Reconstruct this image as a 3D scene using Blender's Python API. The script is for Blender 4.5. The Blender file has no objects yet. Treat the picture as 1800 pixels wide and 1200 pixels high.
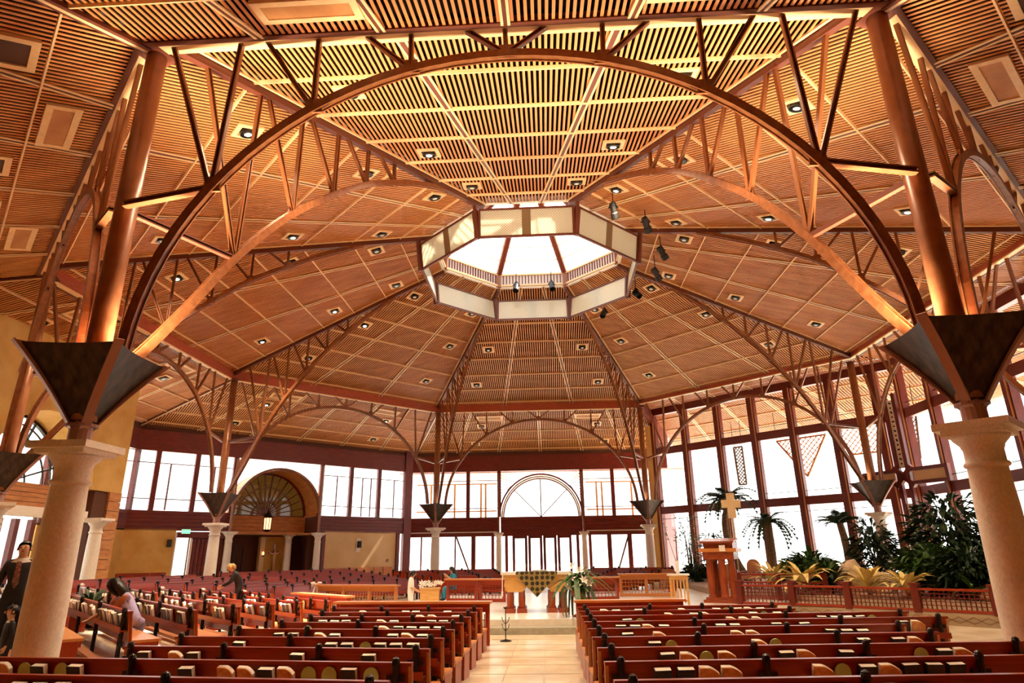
import bpy, bmesh, math, random
from mathutils import Vector, Matrix
random.seed(7)
SC = bpy.context.scene
COL = SC.collection
PI = math.pi
V = Vector

# ------------------------------------------------------------------ camera
cam_d = bpy.data.cameras.new('camera')
cam = bpy.data.objects.new('camera', cam_d)
COL.objects.link(cam)
yaw, pitch, roll = -0.0528, 0.3233, -0.0135
fwd = V((math.sin(yaw)*math.cos(pitch), math.cos(yaw)*math.cos(pitch), math.sin(pitch)))
rgt = V((math.cos(yaw), -math.sin(yaw), 0))
upv = rgt.cross(fwd)
r2 = rgt*math.cos(roll) + upv*math.sin(roll)
u2 = upv*math.cos(roll) - rgt*math.sin(roll)
cm = Matrix((r2, u2, -fwd)).transposed().to_4x4()
cm.translation = V((0.506, -24.85, 1.8))
cam.matrix_world = cm
cam_d.sensor_width = 36.0
cam_d.lens = 36.0*1119.9/1800.0
cam_d.clip_start = 0.05
cam_d.clip_end = 400
SC.camera = cam

# ------------------------------------------------------------------ world, sun, exposure
SKY = 2.1
world = bpy.data.worlds.new('world')
SC.world = world
world.use_nodes = True
bg = world.node_tree.nodes['Background']
bg.inputs[0].default_value = (1.0, 0.985, 0.96, 1)
bg.inputs[1].default_value = SKY
sun_d = bpy.data.lights.new('sun', 'SUN')
sun_d.energy = 17.0
sun_d.angle = 0.02
sun_d.color = (1.0, 0.95, 0.86)
sun = bpy.data.objects.new('sun', sun_d)
sun.rotation_euler = V((-0.46, -0.40, -0.80)).to_track_quat('-Z', 'Y').to_euler()
COL.objects.link(sun)
UPLIGHT = {'A': 5000.0, 'B': 5000.0, 'G': 120.0, 'H': 700.0, 'F': 350.0, 'C': 60.0, 'D': 120.0, 'E': 250.0}
DOWNLIGHT = 1100.0
vs = SC.view_settings
vs.view_transform = 'Standard'
vs.look = 'None'
vs.gamma = 1.0
vs.use_curve_mapping = False
vs.exposure = 0.7
SC.display_settings.display_device = 'sRGB'
SC.cycles.max_bounces = 5
SC.cycles.diffuse_bounces = 4
SC.cycles.glossy_bounces = 2
SC.cycles.transmission_bounces = 2
SC.cycles.transparent_max_bounces = 8
SC.cycles.use_adaptive_sampling = True
SC.cycles.adaptive_threshold = 0.2
SC.cycles.adaptive_min_samples = 16
SC.cycles.debug_use_spatial_splits = True
SC.cycles.sample_clamp_indirect = 6.0
SC.cycles.caustics_reflective = False
SC.cycles.caustics_refractive = False

# ------------------------------------------------------------------ materials
MATS = {}
def _nt(name):
    m = bpy.data.materials.new(name)
    m.use_nodes = True
    MATS[name] = m
    return m, m.node_tree, m.node_tree.nodes['Principled BSDF']
def mat(name, col, rough=0.5, metal=0.0, col2=None, scale=(4, 4, 4), noise=3.0, bump=0.0, spec=0.5, coord='Object'):
    m, nt, b = _nt(name)
    b.inputs['Roughness'].default_value = rough
    b.inputs['Metallic'].default_value = metal
    b.inputs['Specular IOR Level'].default_value = spec
    b.inputs['Base Color'].default_value = (*col, 1)
    if col2 or bump:
        tc = nt.nodes.new('ShaderNodeTexCoord')
        mp = nt.nodes.new('ShaderNodeMapping')
        mp.inputs['Scale'].default_value = scale
        nz = nt.nodes.new('ShaderNodeTexNoise')
        nz.inputs['Scale'].default_value = noise
        nz.inputs['Detail'].default_value = 5
        nt.links.new(tc.outputs[coord], mp.inputs[0])
        nt.links.new(mp.outputs[0], nz.inputs['Vector'])
        if col2:
            rp = nt.nodes.new('ShaderNodeValToRGB')
            rp.color_ramp.elements[0].position = 0.32
            rp.color_ramp.elements[0].color = (*col, 1)
            rp.color_ramp.elements[1].position = 0.68
            rp.color_ramp.elements[1].color = (*col2, 1)
            nt.links.new(nz.outputs['Fac'], rp.inputs[0])
            nt.links.new(rp.outputs[0], b.inputs['Base Color'])
        if bump:
            bp = nt.nodes.new('ShaderNodeBump')
            bp.inputs['Strength'].default_value = bump
            bp.inputs['Distance'].default_value = 0.02
            nt.links.new(nz.outputs['Fac'], bp.inputs['Height'])
            nt.links.new(bp.outputs[0], b.inputs['Normal'])
    return m
def emit(name, col, s):
    m, nt, b = _nt(name)
    b.inputs['Base Color'].default_value = (*col, 1)
    b.inputs['Emission Color'].default_value = (*col, 1)
    b.inputs['Emission Strength'].default_value = s
    return m
def glass(name, tint=(0.97, 0.98, 0.97), refl=0.06):
    m = bpy.data.materials.new(name)
    m.use_nodes = True
    nt = m.node_tree
    nt.nodes.clear()
    out = nt.nodes.new('ShaderNodeOutputMaterial')
    mx = nt.nodes.new('ShaderNodeMixShader')
    tr = nt.nodes.new('ShaderNodeBsdfTransparent')
    tr.inputs[0].default_value = (*tint, 1)
    gl = nt.nodes.new('ShaderNodeBsdfGlossy')
    gl.inputs['Roughness'].default_value = 0.02
    mx.inputs[0].default_value = refl
    nt.links.new(tr.outputs[0], mx.inputs[1])
    nt.links.new(gl.outputs[0], mx.inputs[2])
    nt.links.new(mx.outputs[0], out.inputs[0])
    MATS[name] = m
    return m
mat('slat', (0.58, 0.19, 0.050), 0.45, col2=(0.76, 0.31, 0.095), scale=(0.6, 3, 0.6), noise=1.2)
mat('deck', (0.003, 0.0015, 0.001), 0.95, spec=0.1)
mat('batten', (0.92, 0.62, 0.32), 0.4, col2=(0.84, 0.52, 0.24), noise=1.5)
mat('redwood', (0.115, 0.009, 0.005), 0.38, col2=(0.20, 0.020, 0.008), scale=(1, 1, 9), noise=2.0, bump=0.05)
mat('fascia', (0.36, 0.055, 0.018), 0.5, col2=(0.48, 0.09, 0.03), scale=(3, 3, 12), noise=1.5)
mat('steel', (0.21, 0.062, 0.018), 0.38, metal=0.1, col2=(0.31, 0.11, 0.036), noise=2.0)
mat('steel_dark', (0.15, 0.035, 0.015), 0.45, metal=0.1)
mat('post', (0.36, 0.135, 0.05), 0.35, metal=0.1, col2=(0.28, 0.095, 0.034), noise=1.2)
mat('fin', (0.36, 0.17, 0.12), 0.4, metal=0.2)
mat('flareplate', (0.022, 0.013, 0.009), 0.5, metal=0.25, col2=(0.085, 0.052, 0.032), noise=2.5, scale=(4, 4, 1))
mat('stone', (0.76, 0.68, 0.55), 0.65, col2=(0.90, 0.84, 0.73), scale=(9, 9, 5), noise=4.0, bump=0.15)
mat('stucco', (0.62, 0.34, 0.075), 0.85, col2=(0.74, 0.47, 0.15), scale=(1, 1, 1), noise=1.3, bump=0.08)
mat('stucco_pale', (0.72, 0.50, 0.24), 0.85, col2=(0.82, 0.62, 0.36), noise=0.8, scale=(1, 1, 1), bump=0.06)
mat('cladding', (0.46, 0.17, 0.045), 0.6, col2=(0.62, 0.28, 0.09), scale=(1, 1, 4), noise=2.0, bump=0.1)
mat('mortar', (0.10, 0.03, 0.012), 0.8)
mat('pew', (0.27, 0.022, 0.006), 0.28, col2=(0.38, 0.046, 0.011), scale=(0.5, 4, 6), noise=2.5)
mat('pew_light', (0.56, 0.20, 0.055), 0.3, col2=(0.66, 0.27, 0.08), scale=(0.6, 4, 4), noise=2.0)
mat('iron', (0.012, 0.007, 0.006), 0.35, metal=0.3)
mat('black', (0.010, 0.008, 0.008), 0.5)
mat('paper', (0.88, 0.85, 0.78), 0.8)
mat('cover_black', (0.012, 0.009, 0.010), 0.45)
mat('cover_orange', (0.62, 0.26, 0.08), 0.6, col2=(0.78, 0.42, 0.18), noise=6)
mat('cover_green', (0.58, 0.95, 0.46), 0.7)
mat('floor', (0.54, 0.42, 0.28), 0.25, col2=(0.74, 0.64, 0.49), scale=(1, 1, 1), noise=1.3, bump=0.02)
mat('joint', (0.30, 0.20, 0.11), 0.6)
mat('carpet', (0.40, 0.31, 0.20), 0.95, col2=(0.48, 0.38, 0.26), noise=12)
mat('carpet_line', (0.20, 0.11, 0.05), 0.95)
mat('step_stone', (0.30, 0.30, 0.24), 0.4, col2=(0.42, 0.40, 0.32), noise=2)
mat('marble', (0.80, 0.74, 0.64), 0.25, col2=(0.88, 0.84, 0.76), noise=1.5)
mat('oak', (0.62, 0.33, 0.09), 0.35, col2=(0.76, 0.46, 0.16), scale=(1, 1, 5), noise=2.0)
mat('mahogany', (0.26, 0.045, 0.016), 0.22, col2=(0.36, 0.075, 0.024), scale=(3, 3, 1), noise=2.0)
mat('cloth', (0.85, 0.82, 0.76), 0.8)
mat('brass', (0.75, 0.52, 0.20), 0.3, metal=0.8)
mat('ground', (0.66, 0.63, 0.57), 0.9)
mat('white_paint', (0.85, 0.80, 0.70), 0.6)
mat('leaf', (0.018, 0.065, 0.010), 0.45, col2=(0.075, 0.150, 0.022), noise=6)
mat('leaf_dark', (0.008, 0.026, 0.006), 0.5, col2=(0.028, 0.066, 0.014), noise=6)
mat('leaf_gold', (0.62, 0.46, 0.12), 0.5, col2=(0.80, 0.64, 0.28), noise=5)
mat('leaf_red', (0.30, 0.03, 0.03), 0.5)
mat('trunk', (0.10, 0.055, 0.028), 0.85, col2=(0.22, 0.13, 0.06), scale=(3, 3, 14), noise=2.5, bump=0.4)
mat('rock', (0.50, 0.34, 0.20), 0.85, col2=(0.68, 0.52, 0.36), noise=2.0, bump=0.3)
mat('soil', (0.55, 0.43, 0.30), 0.9, col2=(0.30, 0.17, 0.09), noise=9)
mat('seam', (0.22, 0.13, 0.055), 0.6)
mat('lily', (0.92, 0.90, 0.84), 0.5)
mat('ribbon', (0.90, 0.88, 0.84), 0.5)
mat('skin', (0.62, 0.33, 0.19), 0.5)
mat('skin_brown', (0.42, 0.17, 0.075), 0.5)
mat('hair', (0.010, 0.007, 0.006), 0.4)
mat('hair_blond', (0.52, 0.34, 0.12), 0.45)
mat('suit', (0.010, 0.008, 0.009), 0.7)
mat('lavender', (0.42, 0.38, 0.78), 0.7, col2=(0.58, 0.55, 0.85), noise=8)
mat('white_cloth', (0.85, 0.83, 0.80), 0.8)
mat('teal', (0.02, 0.28, 0.42), 0.7)
mat('tie', (0.55, 0.22, 0.18), 0.5, col2=(0.03, 0.01, 0.01), scale=(1, 1, 10), noise=6)
mat('upholstery', (0.40, 0.16, 0.07), 0.9)
mat('eye', (0.02, 0.012, 0.01), 0.2)
mat('lip', (0.40, 0.12, 0.09), 0.5)
mat('bulb', (0.9, 0.85, 0.75), 0.15)
mat('can', (0.03, 0.02, 0.014), 0.3, metal=0.6)
emit('exit_green', (0.15, 0.9, 0.35), 1.5)
emit('lantern_glow', (1.0, 0.45, 0.2), 2.0)
emit('lamp_glow', (1.0, 0.80, 0.55), 9.0)
glass('glass')
glass('skyglass', (0.96, 0.97, 0.98), 0.03)
glass('amber_glass', (0.16, 0.10, 0.035), 0.05)
# perforated metal: dark holes on a bright sheet
m, nt, b = _nt('perforated')
b.inputs['Roughness'].default_value = 0.35
b.inputs['Metallic'].default_value = 0.35
tc = nt.nodes.new('ShaderNodeTexCoord')
mp = nt.nodes.new('ShaderNodeMapping')
mp.inputs['Rotation'].default_value = (0, 0.785, 0)
vo = nt.nodes.new('ShaderNodeTexVoronoi')
vo.inputs['Scale'].default_value = 14
vo.inputs['Randomness'].default_value = 0.0
rp = nt.nodes.new('ShaderNodeValToRGB')
rp.color_ramp.elements[0].position = 0.22
rp.color_ramp.elements[0].color = (0.12, 0.07, 0.03, 1)
rp.color_ramp.elements[1].position = 0.31
rp.color_ramp.elements[1].color = (0.95, 0.88, 0.70, 1)
nt.links.new(tc.outputs['Object'], mp.inputs[0])
nt.links.new(mp.outputs[0], vo.inputs['Vector'])
nt.links.new(vo.outputs['Distance'], rp.inputs[0])
nt.links.new(rp.outputs[0], b.inputs['Base Color'])
tl = nt.nodes.new('ShaderNodeBsdfTranslucent')
mx = nt.nodes.new('ShaderNodeMixShader')
mx.inputs[0].default_value = 0.55
nt.links.new(rp.outputs[0], tl.inputs[0])
nt.links.new(b.outputs[0], mx.inputs[1])
nt.links.new(tl.outputs[0], mx.inputs[2])
nt.links.new(mx.outputs[0], nt.nodes['Material Output'].inputs[0])
# patterned altar cloth: dark round motifs on olive gold
m, nt, b = _nt('altar_cloth')
b.inputs['Roughness'].default_value = 0.8
tc = nt.nodes.new('ShaderNodeTexCoord')
vo = nt.nodes.new('ShaderNodeTexVoronoi')
vo.voronoi_dimensions = '2D'
vo.inputs['Scale'].default_value = 6.5
vo.inputs['Randomness'].default_value = 0.2
mp = nt.nodes.new('ShaderNodeMapping')
mp.inputs['Rotation'].default_value = (PI/2, 0, 0)
rp = nt.nodes.new('ShaderNodeValToRGB')
rp.color_ramp.elements[0].position = 0.34
rp.color_ramp.elements[0].color = (0.03, 0.02, 0.008, 1)
rp.color_ramp.elements[1].position = 0.42
rp.color_ramp.elements[1].color = (0.27, 0.19, 0.05, 1)
nt.links.new(tc.outputs['Object'], mp.inputs[0])
nt.links.new(mp.outputs[0], vo.inputs['Vector'])
nt.links.new(vo.outputs['Distance'], rp.inputs[0])
nt.links.new(rp.outputs[0], b.inputs['Base Color'])

# ------------------------------------------------------------------ object helpers
WM = {}
def _link(name, data, M, parent):
    o = bpy.data.objects.new(name, data)
    COL.objects.link(o)
    if parent is not None:
        o.parent = parent
        o.matrix_basis = WM[parent.name].inverted() @ M
    else:
        o.matrix_basis = M
    WM[o.name] = M.copy()
    return o
def tag(o, label=None, cat=None, group=None, kind=None):
    if label: o['label'] = label
    if cat: o['category'] = cat
    if group: o['group'] = group
    if kind: o['kind'] = kind
    return o
def thing(name, label, cat, loc=(0, 0, 0), rz=0.0, group=None, M=None):
    if M is None:
        M = Matrix.Translation(V(loc)) @ Matrix.Rotation(rz, 4, 'Z')
    o = _link(name, None, M, None)
    o.empty_display_size = 0.1
    return tag(o, label, cat, group)
def struct(name, loc=(0, 0, 0)):
    o = _link(name, None, Matrix.Translation(V(loc)), None)
    return tag(o, kind='structure')
MESH = {}
def mesh_of(key, fn, m, smooth=False):
    k = (key, m)
    if k not in MESH:
        vs_, fs = fn()
        me = bpy.data.meshes.new(str(key))
        me.from_pydata([tuple(v) for v in vs_], [], fs)
        me.materials.append(MATS[m])
        if smooth:
            me.polygons.foreach_set('use_smooth', [True]*len(me.polygons))
        me.update()
        MESH[k] = me
    return MESH[k]
def _cube():
    v = [(x, y, z) for x in (-.5, .5) for y in (-.5, .5) for z in (-.5, .5)]
    return v, [(0, 1, 3, 2), (4, 6, 7, 5), (0, 4, 5, 1), (2, 3, 7, 6), (0, 2, 6, 4), (1, 5, 7, 3)]
def _chan():   # U channel, long axis z, unit box
    t = 0.28
    pr = [(-.5, -.5), (.5, -.5), (.5, .5), (.5-t, .5), (.5-t, -.5+t), (-.5+t, -.5+t), (-.5+t, .5), (-.5, .5)]
    n = len(pr)
    v = [(x, y, -.5) for x, y in pr] + [(x, y, .5) for x, y in pr]
    f = [(i, (i+1) % n, n+(i+1) % n, n+i) for i in range(n)]
    f += [(0, 1, 4, 5), (1, 2, 3, 4), (0, 5, 6, 7)]
    f += [tuple(n+i for i in q[::-1]) for q in ((0, 1, 4, 5), (1, 2, 3, 4), (0, 5, 6, 7))]
    return v, f
def _cyl(n=16):
    v = [(.5*math.cos(2*PI*i/n), .5*math.sin(2*PI*i/n), z) for z in (-.5, .5) for i in range(n)]
    f = [(i, (i+1) % n, n+(i+1) % n, n+i) for i in range(n)]
    f += [tuple(range(n))[::-1], tuple(range(n, 2*n))]
    return v, f
PRIM = {'cube': _cube, 'chan': _chan, 'cyl': _cyl, 'cyl8': lambda: _cyl(8)}
def box(name, m, parent, c, size, rz=0.0, R=None):
    M = Matrix.Translation(V(c)) @ (R if R is not None else Matrix.Rotation(rz, 4, 'Z')) @ Matrix.Diagonal((*size, 1))
    return _link(name, mesh_of('cube', _cube, m), M, parent)
def lbox(name, m, parent, c, size, R=None):     # box in the parent's own frame
    W = WM[parent.name]
    M = W @ Matrix.Translation(V(c)) @ (R if R is not None else Matrix()) @ Matrix.Diagonal((*size, 1))
    return _link(name, mesh_of('cube', _cube, m), M, parent)
def barM(a, b, w, h, up=V((0, 0, 1))):
    a, b = V(a), V(b)
    d = b-a
    z = d.normalized()
    x = up.cross(z)
    if x.length < 1e-4:
        x = V((1, 0, 0))
    x.normalize()
    y = z.cross(x)
    R = Matrix((x, y, z)).transposed().to_4x4()
    return Matrix.Translation((a+b)/2) @ R @ Matrix.Diagonal((w, h, d.length, 1))
def bar(name, m, parent, a, b, w, h=None, prim='cube', up=V((0, 0, 1))):
    return _link(name, mesh_of(prim, PRIM[prim], m, prim.startswith('cyl') and False), barM(a, b, w, h or w, up), parent)
def lbar(name, m, parent, a, b, w, h=None, prim='cube', up=V((0, 0, 1))):
    return _link(name, mesh_of(prim, PRIM[prim], m), WM[parent.name] @ barM(a, b, w, h or w, up), parent)
class MB:
    def __init__(s): s.v = []; s.f = []
    def add(s, vs_, fs):
        o = len(s.v)
        s.v += [tuple(p) for p in vs_]
        s.f += [tuple(i+o for i in q) for q in fs]
        return s
    def prim(s, M, fn=_cube):
        vs_, fs = fn()
        return s.add([M @ V(p) for p in vs_], fs)
    def box(s, c, size, R=None):
        return s.prim(Matrix.Translation(V(c)) @ (R if R is not None else Matrix()) @ Matrix.Diagonal((*size, 1)))
    def bar(s, a, b, w, h=None, fn=_cube, up=V((0, 0, 1))):
        return s.prim(barM(a, b, w, h or w, up), fn)
    def lathe(s, prof, n=24, c=(0, 0, 0), a0=0.0):
        c = V(c); o = len(s.v)
        for r, z in prof:
            for i in range(n):
                a = a0+2*PI*i/n
                s.v.append((c.x+r*math.cos(a), c.y+r*math.sin(a), c.z+z))
        for k in range(len(prof)-1):
            for i in range(n):
                j = (i+1) % n
                s.f.append((o+k*n+i, o+k*n+j, o+(k+1)*n+j, o+(k+1)*n+i))
        s.f.append(tuple(o+i for i in range(n))[::-1])
        s.f.append(tuple(o+(len(prof)-1)*n+i for i in range(n)))
        return s
    def sweep(s, pts, w, h, side):     # rectangular section along pts; side = constant side vector or list
        o = len(s.v); n = len(pts)
        pts = [V(p) for p in pts]
        for i, p in enumerate(pts):
            t = (pts[min(i+1, n-1)]-pts[max(i-1, 0)]).normalized()
            sd = V(side).normalized()
            nn = t.cross(sd).normalized()
            for a, b_ in ((-1, -1), (1, -1), (1, 1), (-1, 1)):
                s.v.append(tuple(p+sd*(a*w/2)+nn*(b_*h/2)))
        for i in range(n-1):
            for k in range(4):
                j = (k+1) % 4
                s.f.append((o+4*i+k, o+4*i+j, o+4*i+4+j, o+4*i+4+k))
        s.f.append((o+3, o+2, o+1, o))
        s.f.append((o+4*n-4, o+4*n-3, o+4*n-2, o+4*n-1))
        return s
    def tube(s, pts, rad, n=8):
        o = len(s.v); m_ = len(pts)
        pts = [V(p) for p in pts]
        rad = rad if isinstance(rad, (list, tuple)) else [rad]*m_
        for i, p in enumerate(pts):
            t = (pts[min(i+1, m_-1)]-pts[max(i-1, 0)]).normalized()
            x = t.cross(V((0.13, 0.21, 1))).normalized() if abs(t.z) < 0.98 else t.cross(V((1, 0, 0))).normalized()
            y = t.cross(x)
            for k in range(n):
                a = 2*PI*k/n
                s.v.append(tuple(p+(x*math.cos(a)+y*math.sin(a))*rad[i]))
        for i in range(m_-1):
            for k in range(n):
                j = (k+1) % n
                s.f.append((o+n*i+k, o+n*i+j, o+n*i+n+j, o+n*i+n+k))
        s.f.append(tuple(o+k for k in range(n))[::-1])
        s.f.append(tuple(o+n*(m_-1)+k for k in range(n)))
        return s
    def ball(s, c, r, nu=12, nv=8):
        c = V(c)
        r = r if isinstance(r, (tuple, list)) else (r, r, r)
        o = len(s.v)
        s.v.append((c.x, c.y, c.z-r[2]))
        for j in range(1, nv):
            p = -PI/2+PI*j/nv
            for i in range(nu):
                a = 2*PI*i/nu
                s.v.append((c.x+r[0]*math.cos(p)*math.cos(a), c.y+r[1]*math.cos(p)*math.sin(a), c.z+r[2]*math.sin(p)))
        s.v.append((c.x, c.y, c.z+r[2]))
        for i in range(nu):
            s.f.append((o, o+1+(i+1) % nu, o+1+i))
            t = o+1+nu*(nv-2)
            s.f.append((t+i, t+(i+1) % nu, len(s.v)-1))
        for j in range(nv-2):
            for i in range(nu):
                k = (i+1) % nu
                s.f.append((o+1+nu*j+i, o+1+nu*j+k, o+1+nu*(j+1)+k, o+1+nu*(j+1)+i))
        return s
    def extrude(s, poly, d):           # poly: list of 3D points (planar), d: thickness vector
        o = len(s.v); n = len(poly)
        s.v += [tuple(V(p)) for p in poly]+[tuple(V(p)+V(d)) for p in poly]
        s.f += [tuple(o+i for i in range(n))[::-1], tuple(o+n+i for i in range(n))]
        s.f += [(o+i, o+(i+1) % n, o+n+(i+1) % n, o+n+i) for i in range(n)]
        return s
    def mesh(s, name, m, smooth=False):
        me = bpy.data.meshes.new(name)
        me.from_pydata(s.v, [], s.f)
        me.materials.append(MATS[m])
        if smooth:
            me.polygons.foreach_set('use_smooth', [True]*len(me.polygons))
        me.update()
        bm = bmesh.new(); bm.from_mesh(me)
        bmesh.ops.recalc_face_normals(bm, faces=bm.faces)
        bm.to_mesh(me); bm.free()
        return me
    def build(s, name, m, parent=None, M=None, smooth=False, local=False):
        M = M or Matrix()
        if local:
            M = WM[parent.name] @ M
        return _link(name, s.mesh(name, m, smooth), M, parent)
def lmesh(name, me, parent, M=None):
    return _link(name, me, WM[parent.name] @ (M or Matrix()), parent)
def T(x, y, z): return Matrix.Translation(V((x, y, z)))
def RZ(a): return Matrix.Rotation(a, 4, 'Z')
def RX(a): return Matrix.Rotation(a, 4, 'X')
def RY(a): return Matrix.Rotation(a, 4, 'Y')
def SCL(x, y, z): return Matrix.Diagonal((x, y, z, 1))

# ------------------------------------------------------------------ main dimensions
FZ = -0.15              # nave floor
RR, TAN = 17.18, math.tan(PI/8)
AP = RR*math.cos(PI/8)  # ring apothem 15.87
ZR, ZT = 10.69, 11.10   # bottom and top of the ring
AL, ZL = 3.94, 14.24    # lantern opening
SL = (ZL-ZT)/(AP-AL)
AO, SO = 22.0, 0.27     # outer walls, outer ceiling slope
AG, ZG = 18.0, 10.95    # glass walls on the right
def zo(a): return ZR-SO*(a-AP)
class Fr:
    def __init__(s, deg):
        a = math.radians(deg)
        s.n = V((math.cos(a), math.sin(a), 0)); s.e = V((math.sin(a), -math.cos(a), 0)); s.rz = math.atan2(s.e.y, s.e.x)
    def p(s, u, w, z): return s.e*u+s.n*w+V((0, 0, z))
SIDE = {'back': 90, 'back_left': 135, 'left': 180, 'front_left': 225, 'front': 270, 'front_right': 315, 'right': 0, 'back_right': 45}
WHERE = {'back': 'above the altar wall', 'back_left': 'above the far left pews', 'left': 'above the left pews', 'front_left': 'behind the near left post',
         'front': 'above the near centre aisle', 'front_right': 'behind the near right post', 'right': 'above the garden rail', 'back_right': 'beside the glass wall'}
COLS = {'A': (247.5, 'near left'), 'B': (292.5, 'near right'), 'C': (157.5, 'far left by the arched alcove'), 'D': (112.5, 'far end, left of the altar windows'),
        'E': (67.5, 'far end, right of the altar windows'), 'F': (22.5, 'among the plants at the glass wall'), 'G': (202.5, 'at the left edge of the picture'),
        'H': (337.5, 'past the right edge, near the glass wall')}
def colxy(k, r=RR):
    a = math.radians(COLS[k][0])
    return V((r*math.cos(a), r*math.sin(a), 0))

# ------------------------------------------------------------------ floor and ground
flo = struct('floor')
mb = MB()
mb.box((0, -3, FZ-0.1), (60, 62, 0.2))
mb.build('floor_slab', 'floor', flo)
for i in range(-14, 2):           # stone joints along the aisle
    box('floor_joint', 'joint', flo, (0, -6.9+0.95*i, FZ+0.001), (2.0, 0.012, 0.004))
for x in (-0.34, 0.34):
    box('floor_joint', 'joint', flo, (x, -13.6, FZ+0.001), (0.012, 13.4, 0.004))
gr = MB().box((0, 0, -0.6), (260, 260, 0.5)).build('floor_outside', 'ground')
tag(gr, kind='structure')

# ------------------------------------------------------------------ ceilings
PITCH, SW = 0.120, 0.056
def slab_ceiling(name, side, a0, z0, a1, z1, ndiv, battens, single, umin=None, umax=None, deckmat='deck', pitch=PITCH):
    """slatted sector between apothems a0 (inner, z0) and a1 (outer, z1); umin/umax clip it sideways"""
    fr = Fr(SIDE[side])
    root = struct(name)
    def hw(a): return a*TAN
    def z(a): return z0+(z1-z0)*(a-a0)/(a1-a0)
    L = (fr.p(0, a1, z1)-fr.p(0, a0, z0)).normalized()
    nrm = L.cross(fr.e).normalized()
    if nrm.z < 0: nrm = -nrm
    lo = -hw(a1) if umin is None else umin
    hi = hw(a1) if umax is None else umax
    # deck
    d = MB()
    q = [fr.p(max(-hw(a0), lo), a0, z(a0)), fr.p(min(hw(a0), hi), a0, z(a0)), fr.p(min(hw(a1), hi), a1, z(a1)), fr.p(max(-hw(a1), lo), a1, z(a1))]
    d.extrude([p+nrm*0.24 for p in q], nrm*0.10)
    d.build('deck_board', deckmat, root)
    n = int(hw(a1)/pitch)
    st = MB()
    for i in range(-n, n+1):
        u = i*pitch
        if not (lo < u < hi): continue
        s0 = max(a0, (abs(u)+0.03)/TAN)
        if a1-s0 < 0.08: continue
        A, B = fr.p(u, s0, z(s0))+nrm*0.03, fr.p(u, a1, z(a1))+nrm*0.03
        if single:
            bar('slat', 'slat', root, A, B, SW, 0.024, up=nrm)
        else:
            sg_n = max(1, int((B-A).length/1.7))
            for q_ in range(sg_n):
                st.bar(A.lerp(B, q_/sg_n), A.lerp(B, (q_+1)/sg_n), SW, 0.024, up=nrm)
    if not single:
        o = st.build('slats', 'slat', root)
        o['kind'] = 'stuff'
    for a in battens:
        h0, h1 = max(-hw(a), lo), min(hw(a), hi)
        bar('batten', 'batten', root, fr.p(h0, a, z(a))-nrm*0.005, fr.p(h1, a, z(a))-nrm*0.005, 0.035, 0.085, up=nrm)
    for k in range(1, ndiv):
        t = -1+2.0*k/ndiv
        u0, u1 = t*hw(a0), t*hw(a1)
        if not (lo < u0 < hi and lo < u1 < hi): continue
        for off in (-0.085, 0.085):
            bar('divider_strip', 'batten', root, fr.p(u0+off*0.7, a0, z(a0))-nrm*0.014, fr.p(u1+off, a1, z(a1))-nrm*0.014, 0.05, 0.03, up=nrm)
        bar('divider_groove', 'steel_dark', root, fr.p(u0, a0, z(a0))+nrm*0.0, fr.p(u1, a1, z(a1))+nrm*0.0, 0.10, 0.03, up=nrm)
    return root, fr, z, nrm
def frame_mesh(w, h, t, d):
    b_ = MB()
    o = [(-w/2, -h/2), (w/2, -h/2), (w/2, h/2), (-w/2, h/2)]
    i_ = [(-w/2+t, -h/2+t), (w/2-t, -h/2+t), (w/2-t, h/2-t), (-w/2+t, h/2-t)]
    vs_ = [(x, y, z_) for z_ in (0, d) for x, y in o]+[(x, y, z_) for z_ in (0, d) for x, y in i_]
    fs = []
    for k in range(4):
        j = (k+1) % 4
        fs += [(k, j, 8+j, 8+k), (4+k, 12+k, 12+j, 4+j), (k, 4+k, 4+j, j), (8+k, 8+j, 12+j, 12+k)]
    return b_.add(vs_, fs)
dl_frame = frame_mesh(0.62, 0.62, 0.11, 0.05).mesh('downlight_frame', 'batten')
dl_can = MB().lathe([(0.19, 0.0), (0.19, 0.12), (0.12, 0.2), (0.10, 0.2), (0.16, 0.10), (0.165, 0.0)][::-1], 14).mesh('downlight_can', 'can')
dl_back = MB().box((0, 0, 0.055), (0.56, 0.56, 0.01)).mesh('downlight_plate', 'cladding')
dl_bulb = MB().ball((0, 0, 0.05), (0.125, 0.125, 0.09), 12, 8).mesh('downlight_bulb', 'lamp_glow', True)
dl_bulb2 = MB().ball((0, 0, 0.05), (0.125, 0.125, 0.09), 12, 8).mesh('downlight_bulb_off', 'bulb', True)
ROW = {6.2: 'highest', 9.3: 'middle', 13.15: 'lowest'}
def sector_M(fr, nrm, p):
    y = fr.e.cross(nrm)
    R = Matrix((fr.e, -y if False else y, nrm)).transposed().to_4x4()
    R = Matrix((fr.e, nrm.cross(fr.e), nrm)).transposed().to_4x4()
    return Matrix.Translation(p) @ R
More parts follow.
